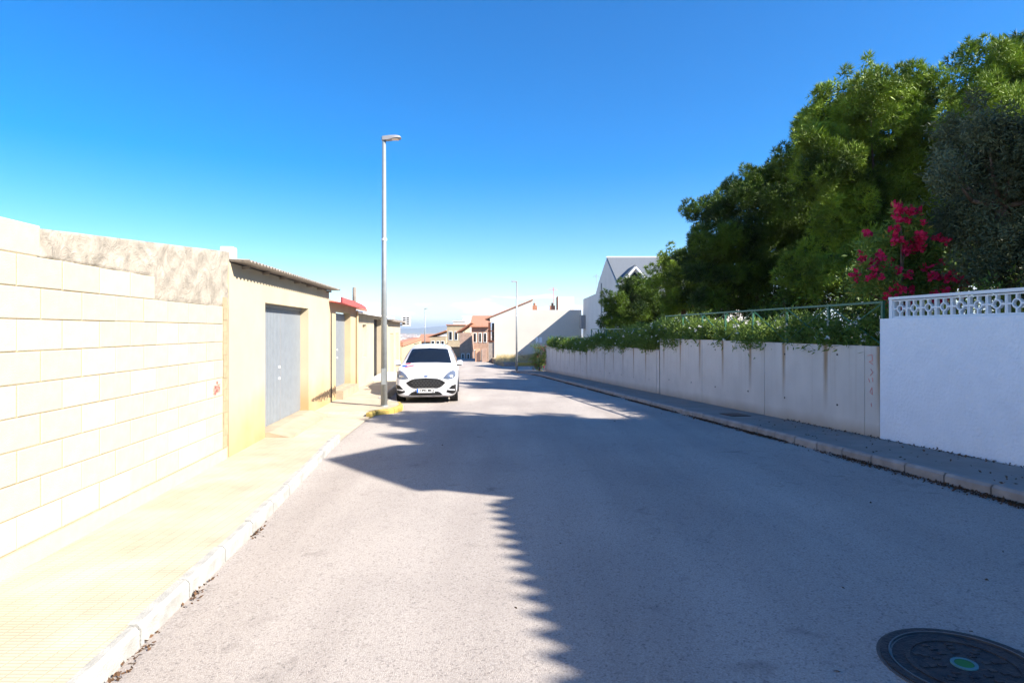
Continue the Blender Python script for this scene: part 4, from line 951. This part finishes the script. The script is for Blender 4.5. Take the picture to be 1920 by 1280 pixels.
# off-frame neighbour house behind the white wall: its tiled eave throws the toothed shadow
nh = thing('villa', 'two-storey villa with barrel-tile eave behind the white stucco wall', 'house', (9.55, -8.65, 1.3), R(7.4))
MB().box(0, 7, 0, 11.3, -.5, 5.15).build('wall', M['house_white'], nh); corrugated(-.2, 11.5, -.3, 5.28, -7.0, 1.9, .26, .085, .03).build('tiled_roof', M['tile'], nh, True)
MB().prism([(0.0, 11.505, -.5), (0, 14.1, -.5), (0, 14.1, 6.5), (0, 12.6, 7.35), (0, 11.505, 6.1)], (6, 0, 0)).build('gabled_wing', M['house_white'], nh)
MB().prism([(-.1, 11.45, 6.11), (-.1, 12.6, 7.36), (-.1, 12.6, 7.48), (-.1, 11.4, 6.2)], (6.2, 0, 0)).build('wing_roof', M['tile'], nh); MB().prism([(-.1, 12.605, 7.36), (-.1, 14.15, 6.5), (-.1, 14.2, 6.6), (-.1, 12.605, 7.48)], (6.2, 0, 0)).build('wing_roof', M['tile'], nh)
for y in (2, 5.5, 9): w = MB().box(-.05, .02, y, y + 1.2, 2.9, 4.2).build('window', M['white'], nh); MB().box(-.065, -.052, y + .08, y + 1.12, 2.98, 4.12).build('pane', glass, w)

# vacant lot: earth, dry grass, yellow kerb, sign
mb = MB(); lot = [(-.6, 51.2), (12, 51.2), (12, 62.5), (-2.2, 62.5)]
mb.prism([(x, y, -2.0) for x, y in lot], (0, 0, 1.1)); struct(mb.build('vacant_lot', M['ground']))
c = np.column_stack([rng.uniform(-1.5, 9, 6000), rng.uniform(52, 61.5, 6000), np.full(6000, -.92)])
o = np_mesh('dry_grass', leaves(c, np.tile([0, 0, 1.0], (6000, 1)), .55, .012, -.5, .35), 4, M['drygrass']); tag(o, 'dry straw-coloured grass on the vacant lot before the white house', 'grass', None, 'stuff')
lkb = link('lot_kerb', None); struct(lkb)
for i in range(11): MB().box(-.7 + i * .98, .26 + i * .98, 50.85, 51.15, -1.4, -.78).build('kerb_stone', M['yellow'] if i > 0 else M['kerb_warm'], lkb)
bs = thing('dry_bush', 'brown dry bush on the vacant lot beside the red-flowered shrub', 'bush', (1.6, 53, -.9)); cs, ns = clumps([((random.uniform(-.9, .9), 0, random.uniform(.2, .6)), .4) for _ in range(7)], 20, .4, 120, .3); np_mesh('twigs', leaves(cs, ns, .2, .012), 4, leafmat('dry_twigs', (.16, .09, .05), (.25, .16, .09)), bs)
sg = thing('street_sign', 'double white street sign seen from behind on a pale post', 'sign', (2.32, 50.2, -1.0)); MB().tube((0, 0, 0), (0, 0, 2.45), .035).build('post', M['galv'], sg); MB().box(-.28, -.03, -.02, .0, 1.95, 2.45).build('panel', M['white'], sg); MB().box(.03, .28, -.02, .0, 1.98, 2.45).build('panel', M['white'], sg)

# ------------------------------------------------------------------ far town, one speckled mass
V = []; groups = [MB() for _ in range(4)]
for i in range(1500):
    Y = 330 * math.exp(random.random() * 2.9); x = Y * random.uniform(-.36, .06); z = terr(x, Y); s = random.uniform(4, 11) * (1 + Y / 4000); hh = random.uniform(3, 8) * (1 + Y / 5000)
    k_ = random.choices([0, 1, 2], [5, 1, 2])[0]; groups[k_].box(x - s, x + s, Y, Y + s, z - 2, z + hh)
    if random.random() < .6: groups[3].box(x - s * 1.05, x + s * 1.05, Y - .5, Y + s, z + hh + .05, z + hh + 1.4)
tn = thing('far_town', 'hazy far-off town of white and terracotta houses on the plain', 'town', (0, 900, -40)); tn['kind'] = 'stuff'
for i, gbm in enumerate(groups): o = gbm.build(['white_houses', 'peach_houses', 'cream_houses', 'roofs'][i], M['town'][i], tn); o.location = (0, -900, 40); o['kind'] = 'stuff'
c = np.column_stack([rng.uniform(-150, 15, 5000), rng.uniform(180, 700, 5000), np.zeros(5000)]); c[:, 2] = [terr(0, y) + random.uniform(0, 3) for y in c[:, 1]]
o = np_mesh('far_trees', leaves(c, unit(5000), 5, 1.4), 4, M['pine2']); tag(o, 'far-off dark tree cover scattered below the town', 'trees', None, 'stuff')

# ------------------------------------------------------------------ haze
hm = bpy.data.materials.new('haze_air'); hm.use_nodes = True; hn = hm.node_tree.nodes; hn.remove(hn['Principled BSDF'])
pv = hn.new('ShaderNodeVolumePrincipled'); pv.inputs['Color'].default_value = (.72, .83, 1, 1); pv.inputs['Density'].default_value = .0001; pv.inputs['Anisotropy'].default_value = .2
hm.node_tree.links.new(pv.outputs[0], hn['Material Output'].inputs['Volume'])
hz = MB().box(-21000, 21000, -420, 31000, -70, 320).build('haze', hm); tag(hz, 'pale blue haze over the plain', 'haze', None, 'stuff')
